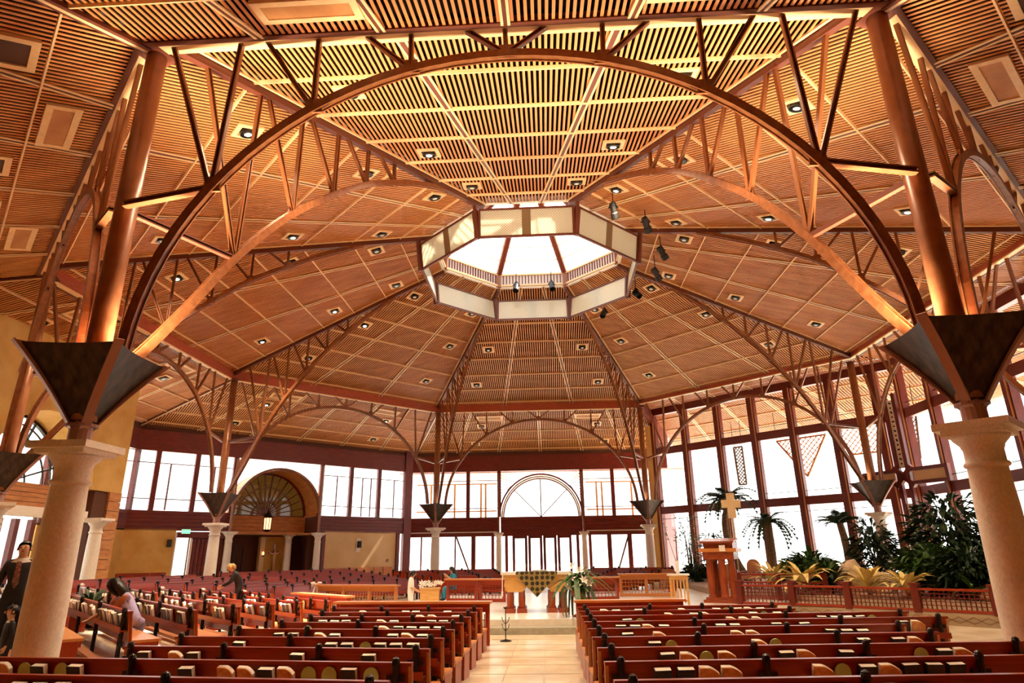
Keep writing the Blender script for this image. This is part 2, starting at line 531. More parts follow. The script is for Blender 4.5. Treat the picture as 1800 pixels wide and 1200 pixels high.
def downlight(fr, nrm, p, label, lit, down=True):
    t = thing('recessed_downlight', label, 'ceiling light', group='recessed downlights in the slatted ceiling', M=sector_M(fr, nrm, p-nrm*0.035))
    lmesh('frame', dl_frame, t)
    lmesh('backing_plate', dl_back, t)
    lmesh('reflector_can', dl_can, t, T(0, 0, -0.055))
    lmesh('bulb', dl_bulb if lit else dl_bulb2, t, T(0, 0, -0.04))
    if down and lit:
        ld = bpy.data.lights.new('downlight_lamp', 'SPOT')
        ld.energy = DOWNLIGHT; ld.spot_size = 1.9; ld.spot_blend = 0.8; ld.color = (1, 0.78, 0.5); ld.shadow_soft_size = 0.1
        l = bpy.data.objects.new('downlight_lamp', ld)
        COL.objects.link(l)
        l.parent = t
        l.matrix_basis = WM[t.name].inverted() @ Matrix.Translation(p-V((0, 0, 0.25)))
BAT_IN = [5.2, 6.9, 8.6, 10.3, 12.05, 13.8, 15.45]
LIT = {('front', 13.15, 1), ('front', 13.15, -1), ('front', 9.3, -1), ('front', 9.3, 1), ('front_left', 13.15, 1), ('front_left', 9.3, 1), ('front_right', 13.15, -1),
       ('front_right', 9.3, -1), ('left', 9.3, 1), ('left', 13.15, 1), ('back_left', 9.3, -1), ('front_right', 6.2, 1), ('left', 13.15, -1), ('front_left', 13.15, -1)}
for side in SIDE:
    root, fr, z, nrm = slab_ceiling('ceiling_'+side, side, AL, ZL, AP, ZT, 3, BAT_IN, side in ('front', 'front_left', 'front_right'))
    for a in ROW:
        for sg in (-1, 1):
            u = sg*0.685*a*TAN
            downlight(fr, nrm, fr.p(u, a, z(a)), 'square downlight, %s on the %s of the ceiling panel %s' % (ROW[a], 'left' if sg < 0 else 'right', WHERE[side]),
                      (side, a, sg) in LIT)
# outer ceilings
OB = [17.2, 18.7, 20.2, 21.6]
grille_frame = frame_mesh(1.75, 0.62, 0.13, 0.06)
def grille(fr, nrm, p, label):
    t = thing('ceiling_grille', label, 'grille', group='framed grilles in the outer ceiling', M=sector_M(fr, nrm, p-nrm*0.045))
    if 'gf' not in MESH:
        MESH['gf'] = grille_frame.mesh('grille_frame', 'batten')
        MESH['gp'] = MB().box((0, 0, 0.03), (1.6, 0.5, 0.02)).mesh('grille_panel', 'cladding')
    lmesh('frame', MESH['gf'], t)
    lmesh('panel', MESH['gp'], t)
for side in SIDE:
    if side in ('right', 'back_right'):
        root, fr, z, nrm = slab_ceiling('ceiling_outer_'+side, side, AP, ZT, AG, ZG, 6, [], False)
        # slatted eave that carries on outside the glass
        slab_ceiling('ceiling_eave_'+side, side, AG+0.2, ZG-0.03, 24.5, ZG-0.03-SO*6.3, 6, [19.6, 21.2, 22.8], False, deckmat='steel_dark', pitch=0.16)
    elif side == 'left':
        root, fr, z, nrm = slab_ceiling('ceiling_outer_left', side, AP, ZR, 22.0, zo(22.0), 6, OB, False)
    else:
        root, fr, z, nrm = slab_ceiling('ceiling_outer_'+side, side, AP, ZR, 28.0 if side == 'front' else 22.2, zo(28.0 if side == 'front' else 22.2), 6,
                                        OB, side == 'front')
    if side not in ('right', 'back_right'):
        for sg in (-1, 1):
            grille(fr, nrm, fr.p(sg*3.25, 16.75, z(16.75)), 'framed grille in the outer ceiling %s, %s one' % (WHERE[side], 'left' if sg < 0 else 'right'))
            if side == 'front_left' or side == 'front_right':
                continue
            for a, u in ((17.9, 3.9), (20.6, 4.6)):
                downlight(fr, nrm, fr.p(sg*u, a, z(a)), 'small outer ceiling downlight %s, %s row, %s side' % (WHERE[side], 'upper' if a < 19 else 'lower', 'left' if sg < 0 else 'right'), a < 19 and side == 'back_left', False)
for side in ('front_left', 'front_right'):
    fr = Fr(SIDE[side])
    L = (fr.p(0, 22, zo(22))-fr.p(0, AP, ZR)).normalized()
    nrm = L.cross(fr.e).normalized()
    if nrm.z < 0: nrm = -nrm
    for u, a in ((-1.2, 17.9), (-5.6, 17.9), (1.2, 17.9), (5.6, 17.9)):
        M0 = sector_M(fr, nrm, fr.p(u, a, zo(a))-nrm*0.05)
        t = thing('ceiling_vent', 'square framed vent in the outer ceiling %s, %s' % (WHERE[side], {-5.6: 'far left', -1.2: 'left of centre', 1.2: 'right of centre', 5.6: 'far right'}[u]), 'vent',
                  group='square framed vents in the outer ceiling', M=M0)
        if 'vf' not in MESH:
            MESH['vf'] = frame_mesh(0.95, 1.15, 0.13, 0.07).mesh('vent_frame', 'batten')
            MESH['vp'] = MB().box((0, 0, 0.04), (0.8, 1.0, 0.02)).mesh('vent_screen', 'mortar')
        lmesh('frame', MESH['vf'], t)
        lmesh('screen', MESH['vp'], t)

# ------------------------------------------------------------------ ring beams, arch trusses, hip trusses
NODES = [0.0, 1.68, 3.36, 4.96]
def archz(u): return 4.6+5.5*math.sqrt(max(0, 1-(u/5.97)**2))
END = {'front': ('near, above the centre aisle', 'A', 'B'), 'front_left': ('seen steeply, left of the near left post', 'G', 'A'), 'left': ('along the left pews', 'C', 'G'),
       'back_left': ('in front of the arched alcove', 'D', 'C'), 'back': ('in front of the altar windows', 'E', 'D'), 'back_right': ('in front of the glass wall', 'F', 'E'),
       'right': ('above the garden, toward the right edge', 'H', 'F'), 'front_right': ('seen steeply, right of the near right post', 'B', 'H')}
for side, deg in SIDE.items():
    fr = Fr(deg)
    hw_ = AP*TAN
    t = thing('arch_truss', 'steel arch truss %s' % END[side][0], 'truss', fr.p(0, AP, 0), 0, 'arch trusses between the posts')
    zt = ZT if side not in ('right', 'back_right') else ZT
    b_ = MB().extrude([fr.p(-hw_, AP-0.10, ZR), fr.p(hw_, AP-0.10, ZR), fr.p(hw_, AP-0.10, zt+0.38), fr.p(-hw_, AP-0.10, zt+0.38)], fr.n*0.16)
    if side in ('right', 'back_right'):
        b_ = MB().extrude([fr.p(-hw_, AP-0.10, ZT-0.16), fr.p(hw_, AP-0.10, ZT-0.16), fr.p(hw_, AP-0.10, zt+0.1), fr.p(-hw_, AP-0.10, zt+0.1)], fr.n*0.16)
    b_.build('ring_beam', 'fascia', t, T(0, 0, 0))
    zb = ZR if side not in ('right', 'back_right') else ZT-0.16
    bar('bottom_flange', 'batten', t, fr.p(-hw_, AP-0.02, zb-0.02), fr.p(hw_, AP-0.02, zb-0.02), 0.22, 0.05)
    bar('trim_strip', 'steel_dark', t, fr.p(-hw_, AP+0.14, zb-0.015), fr.p(hw_, AP+0.14, zb-0.015), 0.10, 0.10)
    pts = []
    for i in range(41):
        a = 0.05+(PI-0.10)*i/40
        u = 5.97*math.cos(a)
        pts.append(fr.p(u, AP, 4.6+5.5*math.sin(a)))
    MB().sweep(pts, 0.10, 0.09, fr.n).build('arch', 'steel', t)
    for off in (-0.062, 0.062):
        MB().sweep([p+fr.n*off for p in pts], 0.026, 0.15, fr.n).build('arch_flange', 'steel', t)
    for nd in NODES:
        for sg in ((-1, 1) if nd else (1,)):
            u = sg*nd
            q = fr.p(u, AP, archz(u)+0.06)
            bar('web_member', 'steel', t, q, fr.p(u+(0.02*sg if nd < 4.9 else -0.15*sg), AP, zb), 0.085, 0.085, 'chan', up=fr.n)
            for dg in ((sg,) if nd else (-1, 1)):
                off = 0.72 if nd == 0 else (0.84 if nd < 3 else (0.98 if nd < 4 else 1.12))
                bar('web_member', 'steel', t, q+fr.e*(0.05*dg), fr.p(u+dg*off, AP, zb), 0.085, 0.085, 'chan', up=fr.n)
            MB().extrude([q+fr.e*x+V((0, 0, zz))-fr.n*0.02 for x, zz in ((-0.16, -0.12), (0.16, -0.12), (0.11, 0.16), (-0.11, 0.16))], fr.n*0.04).build('gusset', 'steel', t)
            if nd > 4.9:
                bar('strut', 'steel', t, q-V((0, 0, 0.05)), fr.p(sg*6.42, AP, 7.42), 0.10, 0.12, 'chan', up=fr.n)
HIP = [(16.9, 4.3), (16.28, 5.1), (15.55, 6.2), (14.72, 7.52), (13.6, 8.95), (12.3, 10.22), (10.95, 11.33), (9.7, 12.1), (8.5, 12.75), (7.0, 13.42)]
def catmull(P, n=4):
    out = []
    for i in range(len(P)-1):
        p0, p1, p2, p3 = P[max(i-1, 0)], P[i], P[i+1], P[min(i+2, len(P)-1)]
        for k in range(n):
            s = k/n
            out.append(tuple(0.5*((2*p1[j])+(-p0[j]+p2[j])*s+(2*p0[j]-5*p1[j]+4*p2[j]-p3[j])*s*s+(-p0[j]+3*p1[j]-3*p2[j]+p3[j])*s**3) for j in range(len(P[0]))))
    out.append(tuple(P[-1]))
    return out
HIPC = catmull(HIP)
HS = (ZL-ZT)/((AP-AL)/math.cos(PI/8))
def hipz(r): return ZT+(RR-r)*HS
ho = struct('trim_2')
for k, (deg, where) in COLS.items():
    if k in 'EFH': continue
    a = math.radians(deg)
    er = V((math.cos(a), math.sin(a), 0))
    c8 = math.cos(PI/8)
    bar('hip_trim', 'steel_dark', ho, er*RR+V((0, 0, ZR-0.03)), er*(22.2/c8)+V((0, 0, zo(22.2)-0.03)), 0.20, 0.10)
    bar('hip_trim', 'batten', ho, er*RR+V((0, 0, ZR-0.06)), er*(22.2/c8)+V((0, 0, zo(22.2)-0.06)), 0.07, 0.06)
for k, (deg, where) in COLS.items():
    a = math.radians(deg)
    er, et = V((math.cos(a), math.sin(a), 0)), V((-math.sin(a), math.cos(a), 0))
    t = thing('hip_truss', 'curved hip truss rising from the post %s' % where, 'truss', er*RR, 0, 'hip trusses under the roof hips')
    def P(r, z_, o=0.0): return er*r+et*o+V((0, 0, z_))
    bar('hip_rafter', 'steel_dark', t, P(RR, ZT-0.08), P(AL/math.cos(PI/8), ZL-0.08), 0.16, 0.22)
    for off in (-0.14, 0.14):
        bar('hip_trim', 'batten', t, P(RR, ZT-0.01, off), P(AL/math.cos(PI/8), ZL-0.01, off), 0.06, 0.05)
    pts = [P(r, z_) for r, z_ in HIPC]
    MB().sweep(pts, 0.10, 0.09, et).build('arch', 'steel', t)
    for off in (-0.062, 0.062):
        MB().sweep([p+et*off for p in pts], 0.026, 0.15, et).build('arch_flange', 'steel', t)
    def az(r):
        for (r0, z0), (r1, z1) in zip(HIPC, HIPC[1:]):
            if r0 >= r >= r1: return z0+(z1-z0)*(r0-r)/(r0-r1)
        return 13
    for r, dv, dd in ((14.72, 0.10, 1.25), (13.35, 0.0, 1.05), (12.1, 0.0, 0.95), (10.9, 0.0, 0.85), (9.7, 0.0, 0.7)):
        q = P(r, az(r)+0.05)
        bar('web_member', 'steel', t, q, P(r-dv, hipz(r-dv)-0.15), 0.085, 0.085, 'chan', up=et)
        bar('web_member', 'steel', t, q+er*0.05, P(r+dd, hipz(r+dd)-0.15), 0.085, 0.085, 'chan', up=et)
        MB().extrude([q+er*x+V((0, 0, zz))-et*0.02 for x, zz in ((-0.15, -0.10), (0.15, -0.12), (0.10, 0.16), (-0.10, 0.16))], et*0.04).build('gusset', 'steel', t)
    bar('strut', 'steel_dark', t, P(14.72, 7.5), P(16.98, 7.42), 0.10, 0.10, 'chan', up=et)

# ------------------------------------------------------------------ columns, flared steel capitals, posts
ZC = 3.45
def col_profile(h, r):
    return [(r*1.30, 0), (r*1.30, 0.10), (r*1.18, 0.14), (r*1.12, 0.2), (r*1.02, 0.26), (r, 0.4), (r*0.99, h*0.35), (r*0.93, h*0.7), (r*0.86, h-0.62), (r*0.86, h-0.60),
            (r*0.97, h-0.585), (r*0.99, h-0.56), (r*0.95, h-0.535), (r*0.86, h-0.52), (r*0.86, h-0.36), (r*0.92, h-0.33), (r*0.94, h-0.30), (r*1.20, h-0.22), (r*1.28, h-0.17)]
def stone_column(x, y, h, r, label, rz, z0=FZ, group='stone columns'):
    t = thing('stone_column', label, 'column', (x, y, z0), rz, group)
    MB().lathe(col_profile(h, r), 28).build('shaft', 'stone', t, smooth=True, local=True)
    MB().box((0, 0, 0.04), (r*2.8, r*2.8, 0.08)).build('plinth', 'stone', t, local=True)
    MB().box((0, 0, h-0.135), (r*2.7, r*2.7, 0.07)).box((0, 0, h-0.05), (r*3.25, r*3.25, 0.10)).build('abacus', 'stone', t, local=True)
    return t
ZF0, ZF1 = ZC+0.16, ZC+1.42
for k, (deg, where) in COLS.items():
    a = math.radians(deg)
    c = colxy(k, RR*0.989)
    stone_column(c.x, c.y, ZC-FZ, 0.275, 'pale stone column with square capital, %s' % where, a+PI/8, group='eight main stone columns')
    t = thing('steel_post', 'steel post in a flared metal bowl, column %s' % where, 'post', (c.x, c.y, ZC), a, 'eight steel posts with flared bowls')
    MB().lathe([(0.16, 0), (0.16, 0.26), (0.22, 0.26), (0.22, 0.30), (0.14, 0.30), (0.14, 0.4)], 16).build('stub', 'fin', t, local=True)
    hd = 1.07
    h0, h1 = 0.16, 1.42
    def curve_r(s): return 0.10+(hd-0.10)*(0.80*s+0.20*s**2.2)
    foff = math.radians(-17 if c.x < 0 else 17)
    for q in range(4):
        M = RZ(q*PI/2+foff)
        prof = []
        N = 8
        for i in range(N+1):
            s = i/N
            prof.append((curve_r(s), h0+(h1-h0)*s))
        # fin: web plate plus edge flange
        poly = [V((x, -0.015, z_)) for x, z_ in prof]+[V((hd-0.34, -0.015, h1)), V((0.12, -0.015, h0+0.45))]
        MB().extrude(poly, V((0, 0.03, 0))).build('fin', 'fin', t, M, local=True)
        fl = MB().sweep([V((x, 0, z_)) for x, z_ in prof], 0.13, 0.025, V((0, 1, 0)))
        fl.build('fin_flange', 'fin', t, M, local=True)
        # dark plate between two fins, dished inwards
        pv, pf = [], []
        for i in range(N+1):
            s = i/N
            r = curve_r(s)*0.93
            for j in range(7):
                w = j/6
                x, y = r*(1-w), r*w
                dish = 1-0.10*math.sin(PI*w)*s
                pv.append(V((x*dish, y*dish, h0+(h1-h0)*s-0.02*s)))
        for i in range(N):
            for j in range(6):
                pf.append((i*7+j, i*7+j+1, i*7+7+j+1, i*7+7+j))
        pb = MB().add(pv, pf)
        o_ = len(pb.v)
        inner = [V((v.x*0.965, v.y*0.965, v.z)) for v in pv]
        pb.add(inner, [f[::-1] for f in pf])
        top = [N*7+j for j in range(7)]
        for j in range(6):
            pb.f.append((top[j], top[j+1], o_+top[j+1], o_+top[j]))
        pb.build('dished_plate', 'flareplate', t, M, local=True)
    MB().lathe([(0.185, 0.35), (0.18, 2.0), (0.17, ZR-ZC-0.02)], 20).build('post', 'post', t, smooth=True, local=True)
    MB().box((0, 0, ZR-ZC-0.03), (0.5, 0.5, 0.04)).build('head_plate', 'steel_dark', t, local=True)
    for ux, uy in (((-0.12, 0.33), (-0.12, -0.33)) if k in 'AB' else ((-0.33, 0.0),)):
        ld = bpy.data.lights.new('uplight_lamp', 'SPOT')
        ld.energy = UPLIGHT[k]/(2 if k in 'AB' else 1); ld.spot_size = 1.75; ld.spot_blend = 0.9; ld.color = (1.0, 0.84, 0.62); ld.shadow_soft_size = 0.12
        l = bpy.data.objects.new('uplight_lamp', ld)
        COL.objects.link(l)
        l.parent = t
        l.matrix_basis = T(ux, uy, 1.22) @ V((-0.40, (-1 if k == 'B' else 1)*0.30 if k in 'AB' else 0.0, 0.9)).to_track_quat('-Z', 'Y').to_matrix().to_4x4()
        MB().lathe([(0.09, -0.12), (0.11, 0.0), (0.09, 0.0), (0.07, -0.06)], 10).build('uplight_housing', 'black', t, T(ux, uy, 1.15), local=True)

# ------------------------------------------------------------------ lantern: drum, skylight, reflector ring, spotlights
OCT = list(SIDE.items())
dr = struct('wall_lantern')
for side, deg in OCT:
    fr = Fr(deg)
    w = AL*TAN
    MB().extrude([fr.p(-w, AL, ZL-0.02), fr.p(w, AL, ZL-0.02), fr.p(w, AL, ZL+0.75), fr.p(-w, AL, ZL+0.75)], fr.n*0.12).build('drum_panel', 'white_paint', dr)
    for i in range(-10, 11):
        box('drum_slat', 'redwood', dr, fr.p(i*w/10.5, AL-0.03, ZL+0.40), (0.05, 0.04, 0.42), fr.rz)
    bar('drum_rail', 'batten', dr, fr.p(-w, AL-0.03, ZL+0.66), fr.p(w, AL-0.03, ZL+0.66), 0.08, 0.07)
    bar('drum_rail', 'batten', dr, fr.p(-w, AL-0.03, ZL+0.10), fr.p(w, AL-0.03, ZL+0.10), 0.08, 0.07)
ZS, ZA, RH = ZL+0.75, 18.3, 0.45
sk = struct('window_skylight')
for side, deg in OCT:
    fr = Fr(deg)
    w0, w1 = AL*TAN, RH*TAN
    MB().extrude([fr.p(-w0, AL, ZS), fr.p(w0, AL, ZS), fr.p(w1, RH, ZA), fr.p(-w1, RH, ZA)], V((0, 0, 0.02))).build('pane', 'skyglass', sk)
    for k in range(1, 7):
        s_ = k/7
        a_ = AL+(RH-AL)*s_
        z_ = ZS+(ZA-ZS)*s_
        bar('glazing_bar', 'white_paint', sk, fr.p(-a_*TAN, a_, z_-0.02), fr.p(a_*TAN, a_, z_-0.02), 0.05, 0.05)
for k, (deg, where) in COLS.items():
    a = math.radians(deg)
    er = V((math.cos(a), math.sin(a), 0))
    c8 = math.cos(PI/8)
    bar('rib', 'steel', sk, er*(AL/c8)+V((0, 0, ZS-0.75)), er*(AL/c8)+V((0, 0, ZS)), 0.22, 0.26)
    bar('rib', 'steel', sk, er*(AL/c8)+V((0, 0, ZS-0.05)), er*(RH/c8)+V((0, 0, ZA-0.05)), 0.26, 0.20)
    bar('rib_edge', 'redwood', sk, er*(AL/c8-0.05)+V((0, 0, ZS-0.15)), er*(RH/c8)+V((0, 0, ZA-0.18)), 0.10, 0.08)
MB().lathe([(RH*1.2, -0.2), (RH*1.25, 0.1), (0.1, 0.35)], 8, (0, 0, ZA)).build('hub', 'steel', sk)
# reflector ring: eight perforated panels in dark frames
rg = thing('reflector_ring', 'octagonal ring of perforated metal panels hanging under the skylight', 'reflector', (0, 0, 12.75))
AR = 4.35
for side, deg in OCT:
    fr = Fr(deg)
    w = AR*TAN-0.10
    R = Matrix((fr.e, fr.n, V((0, 0, 1)))).transposed().to_4x4()
    M = Matrix.Translation(fr.p(0, AR, 13.22)) @ R @ RX(math.radians(-8))
    pn = MB().box((0, 0, 0), (2*w-0.06, 0.03, 0.98)).build('panel', 'perforated', rg, M)
    for z_ in (-0.52, 0.52):
        _link('panel_frame', mesh_of('cube', _cube, 'steel_dark'), M @ T(0, 0, z_) @ SCL(2*w, 0.09, 0.07), rg)
    for x in (-w, w):
        _link('panel_frame', mesh_of('cube', _cube, 'steel_dark'), M @ T(x, 0, 0) @ SCL(0.08, 0.10, 1.12), rg)
    _link('panel_seam', mesh_of('cube', _cube, 'seam'), M @ T(0, 0.03, 0) @ SCL(0.32, 0.02, 0.98), rg)
for k, (deg, where) in COLS.items():
    a = math.radians(deg)
    er = V((math.cos(a), math.sin(a), 0))
    r_ = AR/math.cos(PI/8)
    bar('corner_post', 'steel_dark', rg, er*(r_-0.02)+V((0, 0, 12.62)), er*(r_+0.12)+V((0, 0, 13.88)), 0.13, 0.16)
    bar('hanger_rod', 'iron', rg, er*(r_+0.05)+V((0, 0, 13.9)), er*(r_-0.25)+V((0, 0, 14.75)), 0.05, 0.05, 'cyl8')
sp_can = MB().lathe([(0.10, 0.0), (0.115, 0.03), (0.115, 0.36), (0.145, 0.40), (0.145, 0.58), (0.13, 0.58), (0.125, 0.42)], 14)
def spotlight(p, d, label, drop=0.4):
    t = thing('stage_spotlight', label, 'spotlight', p, 0, 'black stage spotlights')
    q = V(d).to_track_quat('Z', 'Y').to_matrix().to_4x4()
    sp_can.build('housing', 'black', t, q @ T(0, 0, -0.2), local=True)
    lbar('yoke', 'black', t, (0.16, 0, 0), (0.0, 0, 0.26), 0.03, 0.05)
    lbar('yoke', 'black', t, (-0.16, 0, 0), (0.0, 0, 0.26), 0.03, 0.05)
    lbar('hanger', 'black', t, (0, 0, 0.24), (0, 0, 0.24+drop), 0.035, 0.035, 'cyl8')
    return t
for i, (x, y, z_, d) in enumerate(((3.05, -5.2, 13.15, (0.2, 0.4, -0.9)), (4.35, -3.9, 13.25, (0.3, 0.6, -0.6)), (5.3, -1.5, 13.25, (0.4, 0.4, -0.5)), (5.3, 0.1, 13.05, (0.4, 0.4, -0.5)),
                                  (4.75, 2.2, 13.0, (0.2, -0.6, -0.5)), (3.5, 4.4, 12.95, (-0.3, -0.6, -0.6)))):
    spotlight((x, y, z_), d, ('black stage spotlight outside the perforated ring, %s of six from the near side' % ('first', 'second', 'third', 'fourth', 'fifth', 'last')[i]), 0.55)
for x in (-0.75, 0.95):
    spotlight((x, 3.55, 14.15), (0.1*x, -0.5, -0.8), 'small spotlight on the far rim inside the skylight drum, %s one' % ('left' if x < 0 else 'right'), 0.5)

# ------------------------------------------------------------------ walls
def poly_arch(r, zc, uc=0.0, n=24):
    return [(uc+r*math.cos(PI*i/n), zc+r*math.sin(PI*i/n)) for i in range(n+1)]
def wall_beams(root, fr, ap, u0, u1, dark='redwood'):
    MB().extrude([fr.p(u0, ap, 7.6), fr.p(u1, ap, 7.6), fr.p(u1, ap, 8.75), fr.p(u0, ap, 8.75)], fr.n*0.35).build('head_beam', dark, root)
    MB().extrude([fr.p(u0, ap+0.1, 8.75), fr.p(u1, ap+0.1, 8.75), fr.p(u1, ap+0.1, 9.2), fr.p(u0, ap+0.1, 9.2)], fr.n*0.2).build('upper_board', 'mortar', root)
def band(root, fr, ap, u0, u1, z0=3.32, z1=4.38, m='redwood'):
    MB().extrude([fr.p(u0, ap+0.16, z0), fr.p(u1, ap+0.16, z0), fr.p(u1, ap+0.16, z1), fr.p(u0, ap+0.16, z1)], fr.n*0.1).build('backing_board', 'mortar', root)
    n = 5
    h = (z1-z0)/n
    for i in range(n):
        za = z0+i*h
        MB().extrude([fr.p(u0, ap-0.02*(i % 2), za+0.008), fr.p(u1, ap-0.02*(i % 2), za+0.008), fr.p(u1, ap-0.02*(i % 2), za+h-0.008), fr.p(u0, ap-0.02*(i % 2), za+h-0.008)], fr.n*0.10).build('plank', m, root)
def glaz(root, fr, ap, u0, u1, z0, z1):
    MB().extrude([fr.p(u0, ap+0.12, z0), fr.p(u1, ap+0.12, z0), fr.p(u1, ap+0.12, z1), fr.p(u0, ap+0.12, z1)], fr.n*0.012).build('pane', 'glass', root)
def mull(root, fr, ap, u, z0, z1, w=0.22, d=0.22, m='redwood'):
    box('mullion', m, root, fr.p(u, ap+0.1, (z0+z1)/2), (w, d, z1-z0), fr.rz)
def fan(name, fr, ap, uc, zc, r, m_glass, spokes, rim='redwood', glassm=None):
    t = struct(name)
    MB().extrude([fr.p(u, ap+0.05, z_) for u, z_ in poly_arch(r, zc, uc)], fr.n*0.015).build('pane', m_glass, t)
    MB().sweep([fr.p(u, ap, z_) for u, z_ in poly_arch(r, zc, uc, 36)], 0.14, 0.14, fr.n).build('arched_frame', rim, t)
    for a in spokes:
        an = math.radians(a)
        bar('spoke', rim, t, fr.p(uc, ap, zc), fr.p(uc+r*math.cos(an), ap, zc+r*math.sin(an)), 0.075, 0.06)
    return t
# back wall ------------------------------------------------------
fr = Fr(90)
wb = struct('wall_back')
wall_beams(wb, fr, AO, -9.7, 9.1)
for u0, u1 in ((-9.7, -3.05), (2.95, 9.1)):
    band(wb, fr, AO, u0, u1)
band(wb, fr, AO, -2.95, 2.85)
for u in (-9.62, -7.7, -5.3, -3.05, 2.9, 5.1, 7.4):
    mull(wb, fr, AO, u, 4.38, 7.6, 0.26)
us = [-9.62, -7.7, -5.3, -3.05]
for a, b_ in list(zip(us, us[1:]))+[(2.9, 5.1), (5.1, 7.4), (7.4, 9.0)]:
    glaz(wb, fr, AO, a, b_, 4.38, 7.6)
# spandrel lattice beside the arch
for sg in (-1, 1):
    u0 = -0.07+sg*2.95
    for k in range(9):
        for d in (-1, 1):
            ua, za = u0-sg*0.0, 5.6+0.24*k
            n_ = 8
            A = fr.p(u0-sg*0.05, AO+0.1, 5.75+0.21*k)
            L_ = 1.1
            B = fr.p(u0-sg*(0.05+L_*0.707), AO+0.1, 5.75+0.21*k+d*L_*0.707)
            if B.z > 7.55:
                s_ = (7.55-A.z)/(B.z-A.z); B = A+(B-A)*s_
            # stop at the arch
            steps = 14
            last = None
            for q in range(steps+1):
                P_ = A+(B-A)*(q/steps)
                if math.hypot(P_.x+0.07, P_.z-4.38) < 2.9: break
                last = P_
            if last is not None and (last-A).length > 0.12:
                bar('lattice_strip', 'redwood', wb, A, last, 0.035, 0.03)
MB().sweep([fr.p(u, AO-0.1, z_) for u, z_ in poly_arch(2.93, 4.38, -0.07, 40)], 0.26, 0.10, fr.n).build('arch_rim', 'redwood', wb)
MB().sweep([fr.p(u, AO+0.25, z_) for u, z_ in poly_arch(2.78, 4.38, -0.07, 40)], 0.5, 0.10, fr.n).build('arch_soffit', 'white_paint', wb)
fan('window_1', fr, AO+0.55, -0.07, 4.38, 2.72, 'glass', (45, 90, 135))
dwn = struct('window_2')
for u in (-7.43, -4.89, -3.52, -2.55, 2.45, 3.31, 4.65, 6.06, 7.5):
    box('mullion', 'redwood', dwn, fr.p(u, AO+0.1, 1.6), (0.30 if u in (-4.89, 4.65, 6.06) else 0.2, 0.2, 3.5), fr.rz)
for u in (-6.18, -8.6):
    box('mullion', 'redwood', dwn, fr.p(u, AO+0.1, 1.6), (0.1, 0.1, 3.5), fr.rz)
bar('lintel', 'redwood', dwn, fr.p(-9.6, AO+0.08, 3.2), fr.p(8.8, AO+0.08, 3.2), 0.24, 0.26)
bar('lintel_trim', 'white_paint', dwn, fr.p(-9.6, AO-0.06, 3.36), fr.p(-3.2, AO-0.06, 3.36), 0.1, 0.06)
bar('lintel_trim', 'white_paint', dwn, fr.p(3.1, AO-0.06, 3.36), fr.p(8.8, AO-0.06, 3.36), 0.1, 0.06)
for a, b_ in ((-9.6, -8.6), (-8.6, -7.43), (-7.43, -6.18), (-6.18, -4.89), (-4.89, -3.52), (-3.52, -2.55), (2.45, 3.31), (3.31, 4.65), (4.65, 6.06), (6.06, 7.5), (7.5, 8.8)):
    glaz(dwn, fr, AO, a, b_, FZ, 3.1)
bar('brace', 'steel_dark', dwn, fr.p(-6.1, AO-0.1, 3.1), fr.p(-5.1, AO-0.1, 0.6), 0.14, 0.1)
bar('brace', 'steel_dark', dwn, fr.p(6.0, AO-0.1, 3.1), fr.p(5.1, AO-0.1, 0.6), 0.14, 0.1)
for i, (u0, u1) in enumerate(((-2.16, -1.05), (-1.05, 0.0), (0.0, 1.0), (1.0, 2.05))):
    d = struct('door_%d' % (i+1))
    for u in (u0+0.12, u1-0.12):
        box('stile', 'redwood', d, fr.p(u, AO+0.05, 1.48), (0.18, 0.1, 3.2), fr.rz)
    for z_, h in ((0.05, 0.4), (3.0, 0.2)):
        box('door_rail', 'redwood', d, fr.p((u0+u1)/2, AO+0.05, z_), (u1-u0-0.3, 0.1, h), fr.rz)
    glaz(d, fr, AO-0.05, u0+0.2, u1-0.2, 0.2, 2.95)
    box('handle', 'brass', d, fr.p(u1-0.12 if i % 2 == 0 else u0+0.12, AO-0.04, 1.1), (0.04, 0.05, 0.25), fr.rz)
for u, nm in ((-3.07, 'left'), (2.9, 'right')):
    stone_column(u, AO-0.35, 3.3-FZ, 0.2, 'slim pale stone column %s of the altar doors' % nm, 0, group='slim stone columns at the doors')
    bar('mullion_post', 'steel', wb, fr.p(u, AO-0.3, 3.3), fr.p(u, AO-0.3, 7.4), 0.12, 0.12)
# white soffit and red balcony posts of the veranda outside the back windows
vr = struct('trim_1')
MB().extrude([fr.p(-10.5, AO+0.5, 7.55), fr.p(10.5, AO+0.5, 7.55), fr.p(10.5, AO+3.0, 7.25), fr.p(-10.5, AO+3.0, 7.25)], V((0, 0, 0.1))).build('soffit_board', 'white_paint', vr)
for u in (-6.6, -4.6, -4.25, 4.1, 4.5, 6.7, -8.4):
    bar('veranda_post', 'cladding', vr, fr.p(u, AO+2.4, 3.5), fr.p(u, AO+2.4, 6.95), 0.13, 0.13)
for z_ in (6.95, 4.95):
    bar('veranda_rail', 'cladding', vr, fr.p(-9.5, AO+2.4, z_), fr.p(-3.4, AO+2.4, z_), 0.09, 0.09)
    bar('veranda_rail', 'cladding', vr, fr.p(3.3, AO+2.4, z_), fr.p(9.0, AO+2.4, z_), 0.09, 0.09)

